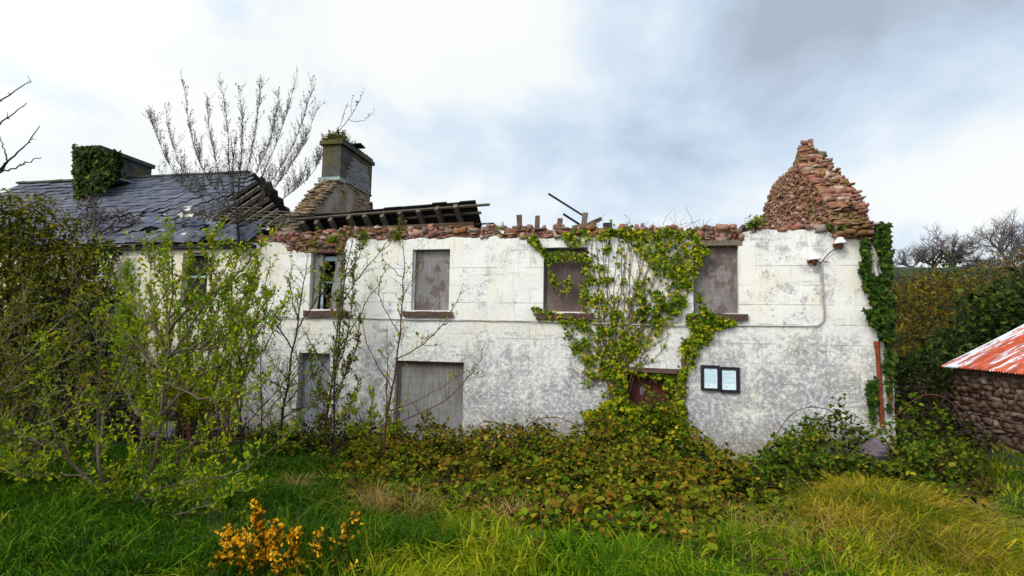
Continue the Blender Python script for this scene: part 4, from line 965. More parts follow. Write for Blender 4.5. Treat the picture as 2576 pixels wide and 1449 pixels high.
sapling('sapling', 'olive-leaved thicket of stems low on the left in front of the evergreen', 'sapling', (60, 1200), [((60, 1200), (70, 1100), (85, 1000), (100, 900), (105, 820))]+[([(62, 1180), (h, 1060), (m, 960), (t, y)], .6) for h, m, t, y in ((20, -20, -50, 850), (40, 20, 0, 800), (90, 120, 150, 860), (110, 170, 220, 880), (130, 210, 290, 930), (140, 230, 330, 1000), (60, 50, 55, 740), (0, -60, -100, 950))], 7.4, 104, 'leafolive', 'bark', .03, .055, .6, 8, .5, .8, .045, 1.5, dj=.4, spread=.6, tk=.005, tr=.003)
sapling('shrub', 'grey-twigged shrub against the dark ivy left of the house front', 'shrub', (245, 1120), [
    ((245, 1120), (248, 980), (250, 900), (262, 800), (268, 740), (285, 670), (300, 630)), ([(252, 880), (215, 780), (190, 700), (180, 640)], .6), ([(262, 790), (240, 720), (225, 660)], .5), ([(255, 850), (310, 780), (340, 720)], .5), ([(250, 920), (190, 850), (150, 790), (120, 740)], .5), ([(250, 950), (310, 880), (360, 820)], .5)],
    9.2, 105, 'leafolive', 'bark', .03, .055, .55, 6, .7, .35, .07, 1.3, dj=.4)
# dark-stemmed sapling in front of the ground-floor window
sapling('sapling', 'dark upright sapling with small leaves in front of the split-board window', 'sapling', (700, 1150), [
    ((700, 1150), (712, 1040), (722, 980), (740, 870), (752, 780), (765, 700), (778, 640)), ([(738, 880), (690, 810), (640, 740), (620, 690)], .5), ([(745, 830), (800, 750), (838, 690), (855, 630)], .5), ([(726, 960), (670, 890), (612, 830)], .45), ([(716, 1020), (780, 950), (850, 880)], .4), ([(750, 800), (730, 720), (735, 660)], .4), ([(722, 980), (660, 950), (610, 920)], .4), ([(712, 1050), (790, 1010), (860, 1000)], .4), ([(705, 1100), (640, 1040), (600, 1030)], .35)],
    10.6, 107, 'leafspring', 'barkdark', .036, .052, .6, 9, .6, .5, .075, 1.8, lf_on=.85, dj=.3, tk=.0045)
sapling('sapling', 'leafy yellow-green sapling close against the wall between the two lower left windows', 'sapling', (805, 1120), [
    ((805, 1120), (830, 1000), (842, 900), (850, 800), (858, 720), (862, 640), (856, 590)), ([(835, 960), (870, 860), (885, 760), (890, 660), (918, 610)], .6), ([(828, 1010), (870, 940), (900, 860), (905, 790)], .6), ([(822, 1040), (790, 960), (775, 880)], .5), ([(850, 820), (820, 740), (812, 660)], .4), ([(815, 1080), (850, 1000), (880, 900)], .5), ([(818, 1070), (835, 960), (865, 860)], .5), ([(810, 1100), (870, 1040), (905, 950)], .5), ([(808, 1110), (800, 1020), (812, 930)], .4)],
    12.2, 109, 'leafolive', 'bark', .034, .065, .6, 13, .36, .6, .04, 1.5, dj=.2, tk=.0045)
sapling('sapling', 'thin sapling with long arching twigs across the big lower window', 'sapling', (963, 1240), [
    ((963, 1240), (968, 1100), (985, 985), (1003, 860), (1012, 740), (1018, 650), (1008, 560)), ([(995, 905), (1060, 870), (1110, 820), (1140, 780), (1166, 712)], .5), ([(975, 1070), (1030, 1050), (1115, 1011), (1162, 967), (1200, 920), (1221, 869)], .5), ([(985, 980), (930, 880), (905, 800), (880, 740)], .4), ([(1005, 840), (960, 760), (950, 690)], .4), ([(1010, 760), (1040, 690), (1060, 640)], .35), ([(970, 1085), (1000, 1030), (1090, 990), (1180, 930)], .35), ([(1015, 700), (960, 640), (985, 590)], .3), ([(972, 1060), (975, 920), (974, 820)], .5)],
    9.6, 111, 'leafspring', 'barkred', .026, .055, .55, 5, .5, .5, .11, .9, lf_on=.75, dj=.2)
sapling('sapling', 'slender sapling rising past the right side of the split-board window', 'sapling', (845, 1140), [
    ((845, 1140), (838, 1000), (850, 880), (862, 760), (872, 680), (885, 620), (880, 560)), ([(862, 760), (900, 700), (950, 640), (985, 610)], .6), ([(850, 880), (900, 800), (940, 730), (985, 660)], .6), ([(868, 700), (905, 640), (925, 590)], .5), ([(842, 960), (790, 880), (760, 820)], .5)],
    9.9, 113, 'leafspring', 'barkdark', .022, .05, .6, 4.5, .4, .6, .09, .9, lf_on=.8, dj=.2)
# bare shrub rooted in the wall head, standing against the sky
tr = [(597, 640), (600, 600), (598, 560)]
tips = [[(560, 500), (440, 420), (400, 340), (378, 282)], [(565, 500), (470, 430), (430, 340), (417, 270)], [(570, 490), (530, 450), (480, 330), (462, 198)], [(575, 500), (555, 440), (530, 330), (520, 240)], [(590, 480), (580, 420), (572, 300), (556, 194)], [(600, 480), (605, 400), (612, 310), (600, 215)], [(605, 480), (625, 400), (642, 310), (657, 202)],
        [(610, 490), (650, 410), (685, 320), (700, 232)], [(620, 500), (660, 430), (712, 300), (742, 190)], [(630, 510), (690, 430), (755, 310), (790, 206)], [(640, 510), (720, 420), (770, 330), (802, 255)], [(640, 520), (700, 450), (745, 380), (775, 340)], [(640, 540), (720, 480), (785, 425), (806, 375)], [(580, 530), (500, 480), (440, 440), (400, 420)], [(560, 540), (480, 540), (430, 560)], [(620, 540), (700, 560), (740, 540)]]
sapling('roof_shrub', 'tall nearly bare willow shrub growing out of the wall top and roof', 'shrub', (597, 630), [((597, 645), (600, 600), (598, 560), (590, 500), (585, 440), (592, 360))]+[(tr+[(u, v+14) for u, v in t], .45) for t in tips], 12.75, 115, 'leafbud', 'barkdark', .040, .048, .40, 9.5, .7, 1.1, .06, 1.4, lf_on=.9, spread=.55, dj=.45, t0=.42, along=.7, rmin=.004, tpl='rhomb', tk=.0042, tr=.0026)
sapling('chimney_shrub', 'few budding wands growing out of the top of the middle chimney', 'shrub', (846, 336), [((846, 336), (862, 318), (876, 300), (890, 282), (903, 255), (915, 226)), ([(846, 336), (858, 308), (866, 285), (873, 262)], .8), ([(876, 300), (896, 306), (920, 300), (942, 282)], .7), ([(885, 290), (884, 262), (890, 240)], .6)], float(CH2[1])+.25, 116, 'leafbud', 'barkdark', .014, .07, .40, 3.5, .22, 1.0, .07, .3, spread=.5, dj=.1, t0=.4, along=.8, rmin=.004, tpl='rhomb', tk=.005, tr=.0035)
# budding twigs of a tree standing outside the frame
sapling('budding_tree', 'bare budding twigs of a nearby tree entering at the left edge against the sky', 'tree', (-330, 1440), [
    ((-330, 1440), (-320, 1200), (-290, 900), (-240, 700), (-170, 560), (-110, 460)), ([(-170, 560), (-90, 400), (-30, 290), (0, 255), (40, 228), (75, 205)], .35), ([(-150, 520), (-60, 370), (0, 308), (30, 290), (68, 258)], .3), ([(-110, 470), (-20, 440), (22, 405), (60, 370), (100, 318)], .4), ([(-60, 450), (10, 432), (55, 415), (105, 398)], .3), ([(-40, 470), (16, 410), (8, 370), (-2, 340)], .25)],
    4.6, 117, 'leafbud', 'barkdark', .04, .022, .6, 1.4, .13, .5, .05, .3, lf_on=.8, dj=.05, t0=.5, wob=.006)
# ------------------------------------------------------------------ evergreen, dark ivy and undergrowth on the left
def ell(u, v, r, Y, ry=None, k=1.): c = onY(u, v, Y); m = r*Y/F*1.05; return (c[0], c[1], c[2], m, (ry or m)*1., m*k)
def mass(name, label, cat, ells, per, L, mat, seed, parts='crown', tpl='rhomb', wid=.6, kind=None, trunk=None, shell=.6, group=None):
    r = rs(seed); P, N = blob_leaves(ells, per, r, shell); D = r.normal(0, .8, P.shape)+N*.6
    b = np.array(trunk if trunk is not None else ells[0][:3], float); b[2] = float(gz(b[0], b[1])) if trunk is None or len(trunk) < 4 else b[2]
    e = empty(name, b[:3]); tag(e, label, cat, group, kind)
    st = []
    for q in ells:
        c = np.array(q[:3]); st.append((smooth_path([b[:3]-(0, 0, .1), b[:3]*.5+c*.5+r.normal(0, .1, 3), c], 7, r, .03), np.linspace(.06, .02, 7)))
        for _ in range(7): st.append((shoot(c+r.normal(0, .3, 3)*np.array(q[3:6]), r.normal(0, 1, 3)+np.array([0, 0, .5]), max(q[3:6])*.9, r, 6, .2, .2), np.linspace(.018, .004, 6)))
    tubes('trunk', st, 'barkdark', e, 5)
    leaves(parts, P, D, unit(N+r.normal(0, .6, N.shape)+np.array([0, -.2, .4])), rleaf(r, len(P), L), wid, mat, e, tpl); return e
sapling('sapling', 'wispy twiggy sapling with sparse leaves between the bushy one and the dark stem', 'sapling', (610, 1150), [((610, 1150), (606, 1040), (615, 930), (640, 820), (665, 720), (680, 650)), ([(608, 1060), (580, 960), (570, 860), (585, 760)], .6), ([(612, 960), (660, 880), (700, 820), (725, 760)], .6), ([(609, 1080), (680, 1000), (730, 940), (760, 900)], .5), ([(608, 1090), (550, 1010), (520, 930)], .5)], 9.0, 119, 'leafspring', 'barkdark', .02, .05, .58, 7, .5, .6, .06, 1.3, lf_on=.85, dj=.3, tk=.0045, tr=.003)
sapling('sapling', 'fresh green bushy sapling at the bottom left corner of the wide lower window', 'sapling', (930, 1150), [((930, 1150), (928, 1090), (935, 1030), (940, 970)), ([(930, 1130), (900, 1060), (885, 1000)], .8), ([(930, 1130), (965, 1070), (980, 1010)], .8), ([(930, 1130), (880, 1090), (850, 1050)], .7), ([(930, 1130), (975, 1100), (1010, 1060)], .7)], 11.2, 118, 'leafspring', 'barkred', .014, .075, .68, 11, .4, .6, .055, 1.3, dj=.2, tk=.005)
sapling('sapling', 'thin bare-ended sapling left of the dark stem, crossing the pale wall', 'sapling', (655, 1150), [((655, 1150), (660, 1040), (655, 930), (662, 840), (690, 740)), ([(658, 1060), (720, 980), (770, 900), (800, 850)], .6), ([(657, 1000), (610, 920), (590, 850)], .6), ([(656, 1090), (740, 1050), (810, 1010)], .5)], 10.2, 114, 'leafolive', 'barkdark', .018, .05, .58, 6, .5, .5, .07, 1.4, lf_on=.85, dj=.3, tk=.004, tr=.003)
mass('evergreen_tree', 'dense olive-green evergreen tree filling the left edge beside the house', 'tree', [ell(20, 540, 75, 9), ell(95, 545, 68, 9.3), ell(165, 590, 62, 9.6), ell(205, 650, 50, 9.8), ell(60, 640, 100, 9.2), ell(150, 690, 85, 9.6), ell(-70, 560, 110, 9), ell(-60, 700, 120, 9), ell(40, 760, 100, 9.3), ell(130, 800, 85, 9.7), ell(-120, 850, 140, 9.5), ell(30, 880, 100, 9.6), ell(215, 740, 45, 10), ell(240, 620, 30, 10.2)]+[(-14.2, 7.2, 2.6, 1.9, 2., 1.9), (-12.3, 5., 2.8, 1.8, 1.9, 2.), (-13.2, 6., 5., 1.7, 1.7, 1.4), (-10.4, 3.2, 3., 1.8, 1.7, 1.8), (-9.4, 1.2, 3.6, 1.9, 1.8, 1.8)], 620, .085, 'leafdark', 121, trunk=onZ(40, 1130, .05))  # last clumps, out of view, are added to shade the left grass
mass('ivy_bank', 'almost black ivy bank hiding the far left end of the house front', 'ivy', [ell(240, 660, 55, 12.4, .35), ell(270, 740, 50, 12.5, .3), ell(230, 760, 70, 12.3, .4), ell(270, 850, 60, 12.4, .35), ell(180, 860, 90, 12.2, .5), ell(250, 950, 70, 12.2, .45), ell(280, 640, 30, 12.6, .2), ell(90, 800, 110, 12.2, .5), ell(60, 950, 130, 12, .6), ell(-60, 800, 150, 12, .6), ell(150, 700, 80, 12.4, .5), ell(40, 640, 110, 12.4, .4)], 520, .09, 'leafhedge', 123, parts='foliage', tpl='ivy', wid=1.)
mass('dead_creeper', 'brown dead creeper sprawled over the lower slates behind the evergreen', 'creeper', [ell(250, 545, 36, 13.9, .3), ell(300, 550, 36, 13.8, .3), ell(335, 560, 24, 13.7, .25), ell(215, 520, 34, 14.2, .3), ell(210, 570, 40, 13.6, .3), ell(270, 590, 34, 13.2, .25), ell(235, 500, 22, 14.5, .2)], 420, .075, 'leafbrown', 125, parts='foliage', trunk=tuple(onY(235, 610, 12.9))+(1,))
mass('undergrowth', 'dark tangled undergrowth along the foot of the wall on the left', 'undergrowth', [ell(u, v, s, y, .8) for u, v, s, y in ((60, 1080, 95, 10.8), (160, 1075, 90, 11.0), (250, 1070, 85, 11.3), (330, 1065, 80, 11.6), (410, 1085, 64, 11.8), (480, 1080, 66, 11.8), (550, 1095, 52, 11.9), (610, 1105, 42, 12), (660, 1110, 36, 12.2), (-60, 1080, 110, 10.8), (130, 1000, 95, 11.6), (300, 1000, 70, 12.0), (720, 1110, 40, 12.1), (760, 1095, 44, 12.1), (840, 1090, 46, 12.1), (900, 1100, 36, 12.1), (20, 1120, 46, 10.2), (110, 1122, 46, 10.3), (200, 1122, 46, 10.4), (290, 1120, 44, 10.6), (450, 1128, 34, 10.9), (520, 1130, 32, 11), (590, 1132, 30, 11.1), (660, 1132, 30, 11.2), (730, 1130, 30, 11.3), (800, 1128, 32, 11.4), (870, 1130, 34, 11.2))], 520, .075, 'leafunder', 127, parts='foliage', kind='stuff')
# stone slab and rubble in the dark corner
def slab(poly, Y, th, lean, label, name, mat, cat):
    P = [onY(u, v, Y) for u, v in poly]; z0 = min(p[2] for p in P); A = [p+np.array([0, (p[2]-z0)*lean, 0]) for p in P]; B = [p+np.array([.02, th, 0]) for p in A]; n = len(A)
    tag(obj(name, A+B, [tuple(range(n))[::-1], tuple(range(n, 2*n))]+[(i, (i+1) % n, n+(i+1) % n, n+i) for i in range(n)], mat), label, cat)
slab(((338, 1152), (350, 1115), (378, 1062), (416, 1068), (412, 1100), (395, 1150)), 10.9, .07, .35, 'grey slate slab leaning at the edge of the undergrowth', 'stone_slab', 'greyslab', 'slab')
def rock(label, c, sx, sy, sz, seed, mat, name='boulder'):
    r = rs(seed); V = []; Fc = []; nu, nv = 18, 12
    for j in range(nv+1):
        for i in range(nu):
            a, b = 2*math.pi*i/nu, math.pi*j/nv; d = np.array([math.sin(b)*math.cos(a), math.sin(b)*math.sin(a), math.cos(b)])
            f = 1+.10*math.sin(3*d[0]+seed)+.09*math.sin(5*d[1]+2*d[2])+.07*math.sin(7*d[2]-4*d[0]); f = min(f, .80/max(abs(d[0]*.8+d[2]*.6), abs(d[2]*.8-d[0]*.6), abs(d[1]*.7+d[2]*.5-d[0]*.3), .4))
            V.append((c[0]+sx*d[0]*f, c[1]+sy*d[1]*f, c[2]+sz*d[2]*f))
    for j in range(nv):
        for i in range(nu): k = (i+1) % nu; Fc.append((j*nu+i, (j+1)*nu+i, (j+1)*nu+k, j*nu+k))
    tag(obj(name, V, Fc, mat, None, False), label, 'rock')
rock('purple-grey boulder half buried in the brambles by the downpipe', onY(2200, 1140, 9.7), .20, .2, .22, 7, 'purplestone')
rock('pale stone at the foot of the wall below the lower left window', onY(655, 1128, 11.4), .16, .14, .16, 5, 'greyslab')
# ------------------------------------------------------------------ brambles
def bramble(name, label, lumps, dens, seed, canes=60, L=.06, arcs=(), mat='leafbramble', low=.0):
    r = rs(seed); Ls = []
    for u, v, Y, rad in lumps:
        c = onY(u+r.normal(0, 14), v-16, Y+(r.normal(0, .25) if Y < 12 else 0)); Ls.append((c[0], c[1], c[2]+r.normal(0, .085), rad*r.uniform(.6, 1.05)))
    Ls = np.array(Ls); X, Yv = [], []
    for x, y, z, rad in Ls:
        n = int(dens*3.14*rad*rad); q = np.sqrt(r.rand(n))*rad*1.06; a = r.rand(n)*6.283; X.append(x+q*np.cos(a)); Yv.append(y+q*np.sin(a))
    X = np.concatenate(X); Yv = np.minimum(np.concatenate(Yv), WY-.06); G = gz(X, Yv)
    def Hf(X, Yv, G):
        d2 = ((X[:, None]-Ls[:, 0])**2+(Yv[:, None]-Ls[:, 1])**2)/Ls[:, 3]**2
        return np.max(np.where(d2 < 1.12, np.clip(Ls[:, 2]-G[:, None], .05, 9)*np.sqrt(np.clip(1-d2*.88, 0, 1)), 0), 1)
    Hh = Hf(X, Yv, G)*(1.02+.28*np.sin(X*6.3+np.sin(Yv*5))*np.sin(Yv*6.7+1.3*np.sin(X*4))+.13*np.sin(X*15+2)*np.sin(Yv*13)+.12*r.normal(0, 1, len(X)))
    Z = G+Hh*(1-.75*r.rand(len(X))**1.9); P = np.stack([X, Yv, Z], 1); n = len(P)
    P = P+r.normal(0, .02, P.shape)
    e = empty(name, (Ls[0, 0], Ls[0, 1], float(gz(Ls[0, 0], Ls[0, 1])))); tag(e, label, 'brambles')
    D = r.normal(0, 1, (n, 3)); D[:, 2] *= .5; N = rnorm(r, n, .9); N[:, 1] -= .25
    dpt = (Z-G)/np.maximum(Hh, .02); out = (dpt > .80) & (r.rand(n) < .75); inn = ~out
    leaves('inner_foliage', P[inn]-(0, 0, .03), D[inn], N[inn], rleaf(r, inn.sum(), L), .72, 'leafunder', e, 'oval')  # inner leaves near-black: the thicket's shade is put into their colour
    Po, Do = P[out], D[out]; P3 = np.concatenate([Po, Po+unit(np.cross(Do, rnorm(r, len(Po), 2.)))*L*.5, Po-unit(np.cross(Do, rnorm(r, len(Po), 2.)))*L*.5]); keep = r.rand(len(P3)) < .62
    P3 = P3[keep]; n3 = len(P3); D3 = np.concatenate([Do, Do, Do])[keep]+r.normal(0, .5, (n3, 3)); N3 = rnorm(r, n3, 1.1); N3[:, 1] -= .35
    leaves('foliage', P3, D3, N3, rleaf(r, n3, L*.92), .74, mat, e, 'oval')
    st = []
    for k in range(canes):
        x, y, z, rad = Ls[r.randint(len(Ls))]; a = r.rand()*6.28; p = np.array([x+rad*.8*math.cos(a), min(y+rad*.8*math.sin(a), WY-.2), 0]); p[2] = gz(p[0], p[1])
        Q = shoot(p, (r.normal(0, .6), r.normal(-.3, .6), 1.1), r.uniform(.5, 1.2)*max(.5, (z-p[2])*1.5), r, 10, -1.6, .12); Q[:, 1] = np.minimum(Q[:, 1], WY-.05); st.append((Q, np.linspace(.008, .003, 10)))
    for pts, Y in arcs: st.append((smooth_path([onY(u, v, Y) for u, v in pts], 24, r, .003), .009))
    tubes('cane', st, 'barkred', e, 4)
B1 = [(u, v, 12.3, .55) for u, v in ((895, 1112), (960, 1095), (1010, 1085), (1070, 1080), (1130, 1085), (1180, 1098), (1240, 1096), (1310, 1095), (1380, 1090), (1440, 1088), (1495, 1072))]
B1 += [(1555, 1055, 12.4, .5), (1610, 1035, 12.2, .55), (1660, 1050, 12.2, .5), (1700, 1070, 12.2, .5), (1745, 1100, 12.2, .45), (1790, 1140, 12.2, .4)]
B1 += [(u, 1128-8*math.sin(u*.02)-(22 if 1540 < u < 1700 else 0), 11.2, .75) for u in range(870, 1800, 75)]+[(u, 1165+8*math.sin(u*.03), 9.9, .75) for u in range(890, 1840, 80)]+[(u, 1205+9*math.sin(u*.025), 8.8, .7) for u in range(910, 1860, 85)]+[(u, 1245+8*math.sin(u*.04), 7.9, .62) for u in range(960, 1800, 85)]
B1 += [(u, 1268+10*math.sin(u*.031), 7.15, .55) for u in range(930, 1800, 75)]+[(u, 1296+10*math.sin(u*.05), 6.55, .45) for u in range(1330, 1760, 62)]+[(960, 1305, 6.7, .35), (1040, 1300, 6.8, .35), (1850, 1190, 10.5, .5), (1760, 1270, 7.5, .45), (1400, 1340, 6.1, .35), (1500, 1345, 6.0, .32), (1620, 1345, 6.0, .35)]+[(u, 1318+12*math.sin(u*.06), 6.1, .38) for u in range(1290, 1760, 58)]+[(u, 1362+10*math.sin(u*.05), 5.5, .33) for u in range(1180, 1780, 62)]+[(u, 1240+10*math.sin(u*.04), 8., .45) for u in range(800, 960, 60)]+[(900, 1140, 11., .6), (880, 1160, 10.3, .5), (930, 1215, 8.8, .55), (890, 1250, 8., .45)]
B1 += [(u, 1100+8*math.sin(u*.04), 11.7, .5) for u in range(640, 900, 50)]+[(u, 1128, 10.9, .4) for u in range(700, 880, 60)]+[(800, 1165, 10., .4), (860, 1190, 9.3, .45), (850, 1240, 8.1, .4), (900, 1270, 7.4, .4)]
bramble('bramble_patch', 'wide bramble thicket below the door and lower windows', B1, 430, 131, 260, .075, ((((1180, 1100), (1215, 1062), (1260, 1068), (1300, 1090)), 11.6), (((1300, 1095), (1345, 1058), (1400, 1050), (1450, 1068)), 11.7), (((1450, 1070), (1500, 1058), (1540, 1060)), 11.8)))
B2 = [(1965, 1125, 12.4, .45), (2005, 1092, 12.3, .45), (2050, 1068, 12.3, .5), (2100, 1058, 12.3, .5), (2150, 1070, 12.2, .5), (2200, 1075, 12.2, .5), (2245, 1052, 12.2, .5), (2300, 1058, 12.2, .5), (2355, 1085, 12.1, .5), (2400, 1115, 12, .5)]
B2 += [(u, v, 10.9, .65) for u, v in ((1900, 1172), (1960, 1150), (2020, 1128), (2090, 1115), (2250, 1112), (2320, 1118), (2390, 1142))]+[(u, v, 9.6, .6) for u, v in ((1860, 1196), (1930, 1188), (2000, 1176), (2080, 1168), (2150, 1176), (2290, 1168), (2360, 1180), (2120, 1205), (2185, 1176), (2225, 1172))]+[(2172, 1168, 9.25, .3), (2232, 1165, 9.3, .3)]
bramble('bramble_patch', 'mounded dark bramble patch below the rusty downpipe', B2, 480, 133, 150, .075, ((((1925, 1160), (1958, 1085), (2000, 1036), (2050, 1024), (2095, 1038), (2118, 1070)), 11.4), (((2250, 1050), (2310, 1000), (2360, 995), (2400, 1020), (2420, 1060)), 11.8)), mat='leafbramblegreen')
B3 = [(1250, 1335, 6.1, .25), (1150, 1330, 6.2, .25), (1780, 1420, 4.9, .22), (1600, 1420, 4.9, .2), (1350, 1420, 4.9, .16), (2050, 1350, 5.8, .22), (1900, 1290, 7., .3), (1980, 1270, 7.4, .3), (780, 1300, 6.7, .25), (560, 1250, 7.5, .3), (1560, 1345, 6.0, .28), (1640, 1330, 6.2, .3), (1720, 1330, 6.2, .3), (1800, 1330, 6.2, .28), (1830, 1370, 5.6, .25), (1440, 1330, 6.1, .25), (1700, 1390, 5.3, .22), (1900, 1400, 5.2, .22), (930, 1320, 6.3, .3), (880, 1290, 6.7, .35), (1960, 1420, 4.9, .2), (2380, 1240, 8., .35), (2450, 1260, 7.8, .3)]
bramble('bramble_patch', 'thin straggling brambles mixed with straw in the front grass', B3, 420, 135, 80, .065)
# ------------------------------------------------------------------ gorse
def gorse():
    r = rs(141); Y = 3.6; e = empty('gorse_bush', onY(680, 1520, Y)); tag(e, 'gorse bush in orange-yellow flower at the bottom of the picture', 'gorse')
    stems = [((690, 1520), (672, 1430), (655, 1350), (645, 1275)), ((690, 1520), (640, 1450), (590, 1390), (568, 1340)), ((600, 1500), (580, 1450), (545, 1410)), ((700, 1510), (700, 1430), (690, 1370), (700, 1325)), ((710, 1510), (730, 1430), (742, 1370), (738, 1335)), ((640, 1510), (640, 1440), (628, 1385), (605, 1350)), ((720, 1520), (700, 1460), (650, 1410), (660, 1370)), ((760, 1520), (790, 1440), (800, 1380), (803, 1345)), ((780, 1530), (830, 1450), (860, 1370), (888, 1308)), ((790, 1520), (810, 1450), (835, 1420)), ((590, 1520), (580, 1440), (575, 1380)), ((700, 1520), (730, 1460), (752, 1430)), ((640, 1520), (670, 1440), (690, 1400)), ((650, 1520), (610, 1460), (560, 1449)), ((820, 1520), (860, 1460), (905, 1432))]
    tb = []; FP = []; FD = []; SP = []; SD = []
    for s in stems:
        P = px_path(s, [Y+(r.normal(0, .12) if j else 0) for j in range(len(s))], r, 40, .004); tb.append((P, np.linspace(.008, .003, 40)))
        dense = s[-1][1] < 1395 and s[-1][0] < 760
        for j in range(12, 40):
            t = j/39
            for q in range(26): SP.append(P[j]+r.normal(0, .012, 3)); SD.append(r.normal(0, 1, 3)+np.array([0, 0, .4]))
            for q in range(6 if dense else (4 if t > .62 else 0)):
                if r.rand() > (.52+.45*t if dense else .6): continue
                c = P[j]+r.normal(0, .022, 3); d0 = nrm(r.normal(0, 1, 3)+np.array([0, -.3, .6]))
                for z in range(6): FP.append(c+r.normal(0, .004, 3)); FD.append(d0+r.normal(0, .5, 3))
    tubes('stem', tb, 'bark', e, 5); leaves('spine_foliage', SP, SD, rnorm(r, len(SP)), rleaf(r, len(SP), .04), .13, 'spine', e)
    leaves('blossom', FP, FD, rnorm(r, len(FP), .1), rleaf(r, len(FP), .018), .75, 'gorse', e, 'oval')
gorse()
# ------------------------------------------------------------------ grass
def visible(P, pad=650):
    Q = (P-CAM)@M; u = CX+F*Q[:, 0]/Q[:, 2]; v = CY+F*Q[:, 1]/Q[:, 2]; return (Q[:, 2] > .5) & (u > -pad) & (u < W+pad) & (v > 900) & (v < H+420), u, v
def blades(name, X, Yv, Ht, Wd, bend, mat, seed, z=None, dirn=None, sd=.7):
    r = rs(seed); n = len(X); Z = gz(X, Yv) if z is None else z; a = r.rand(n)*6.283
    side = np.stack([np.cos(a), np.sin(a), np.zeros(n)], 1)
    lean = np.stack([r.normal(0, sd, n), r.normal(0, sd, n), np.zeros(n)], 1)
    if dirn is not None: lean = lean+dirn
    lean = lean*bend[:, None]; B = np.stack([X, Yv, Z-.02], 1); up = np.array([0, 0, 1.])
    p1 = B+Ht[:, None]*(.42*up+.14*lean); p2 = B+Ht[:, None]*(.76*up+.42*lean); p3 = B+Ht[:, None]*((1-.22*np.minimum(np.linalg.norm(lean, axis=1), 2.2))[:, None]*up+.95*lean)
    w = Wd[:, None]/2
    V = np.stack([B-side*w, B+side*w, p1-side*w*.9, p1+side*w*.9, p2-side*w*.6, p2+side*w*.6, p3], 1)
    o = (np.arange(n)*7)[:, None]; q = np.concatenate([o+np.array([[0, 1, 3, 2]]), o+np.array([[2, 3, 5, 4]])]); t = o+np.array([[4, 5, 6]])
    return obj(name, V.reshape(-1, 3), [q, t], mat)
def field(n, x0, x1, y0, y1, seed, keep):
    r = rs(seed); X = r.uniform(x0, x1, n); Y = r.uniform(y0, y1, n); P = np.stack([X, Y, gz(X, Y)], 1); ok, u, v = visible(P); ok &= keep(X, Y, u, v, r); return X[ok], Y[ok], u[ok], v[ok]
def clump(X, Y): return .5+.28*np.sin(2.1*X+1.3*np.sin(1.7*Y))+.25*np.sin(2.9*Y+1.9*np.sin(1.3*X)+2)+.16*np.sin(7.3*X+2)*np.sin(6.1*Y)
def bram_zone(u, v): return ((u > 900) & (u < 1830) & (v > 1040) & (v < 1328+16*np.sin(u*.02))) | ((u > 1840) & (u < 2400) & (v > 1000) & (v < 1205))
def tus_zone(u, v): return ((u-2215)/165.)**2+((v-1290)/95.)**2 < 1
SXW = onZ(2357, 922, 2.12)[0]+.45
fx = []
for n, y0, y1, sd in ((112000, 1.5, 5.2, 1), (104000, 5.2, 8., 2), (76000, 8, 12.4, 3), (26000, 12.4, 17, 4)):
    wx_ = y1*1.15+2
    X, Y, u, v = field(n, -wx_-y1*.35, wx_, y0, y1, 150+sd, lambda X, Y, u, v, r: (~bram_zone(u, v) | (r.rand(len(u)) < .12)) & (~tus_zone(u, v) | (r.rand(len(u)) < .6)) & ~((Y > 12.6) & (X < 5.6)) & (X < SXW) & ((u > 700) | (v > 1128)) & (~((u > 520) & (u < 920) & (v > 1275)) | (r.rand(len(u)) < .3)))
    fx.append((X, Y, u, v))
X, Y, u, v = [np.concatenate(a) for a in zip(*fx)]
r = rs(160); cl = clump(X, Y); n = len(X)
left = np.clip((900-u)/300, 0, 1)
Ht = (.10+.20*np.clip(cl, 0, 1.2)**1.3)*r.uniform(.4, 1.5, n)*(1-.25*left)*np.where(u > 2440, .6, 1.); Wd = (.0085+.001*np.sqrt(X**2+Y**2))*r.uniform(.5, 1.5, n)
go = blades('grass', X, Y, Ht, Wd, r.uniform(.25, 1.5, n), 'grass', 161, dirn=np.stack([.45*np.sin(3.9*X+2.1*Y), .45*np.sin(4.3*Y-2.4*X+1), 0*X], 1), sd=.95); tag(go, 'long rough green grass covering the ground in front of the house', 'grass', kind='stuff')
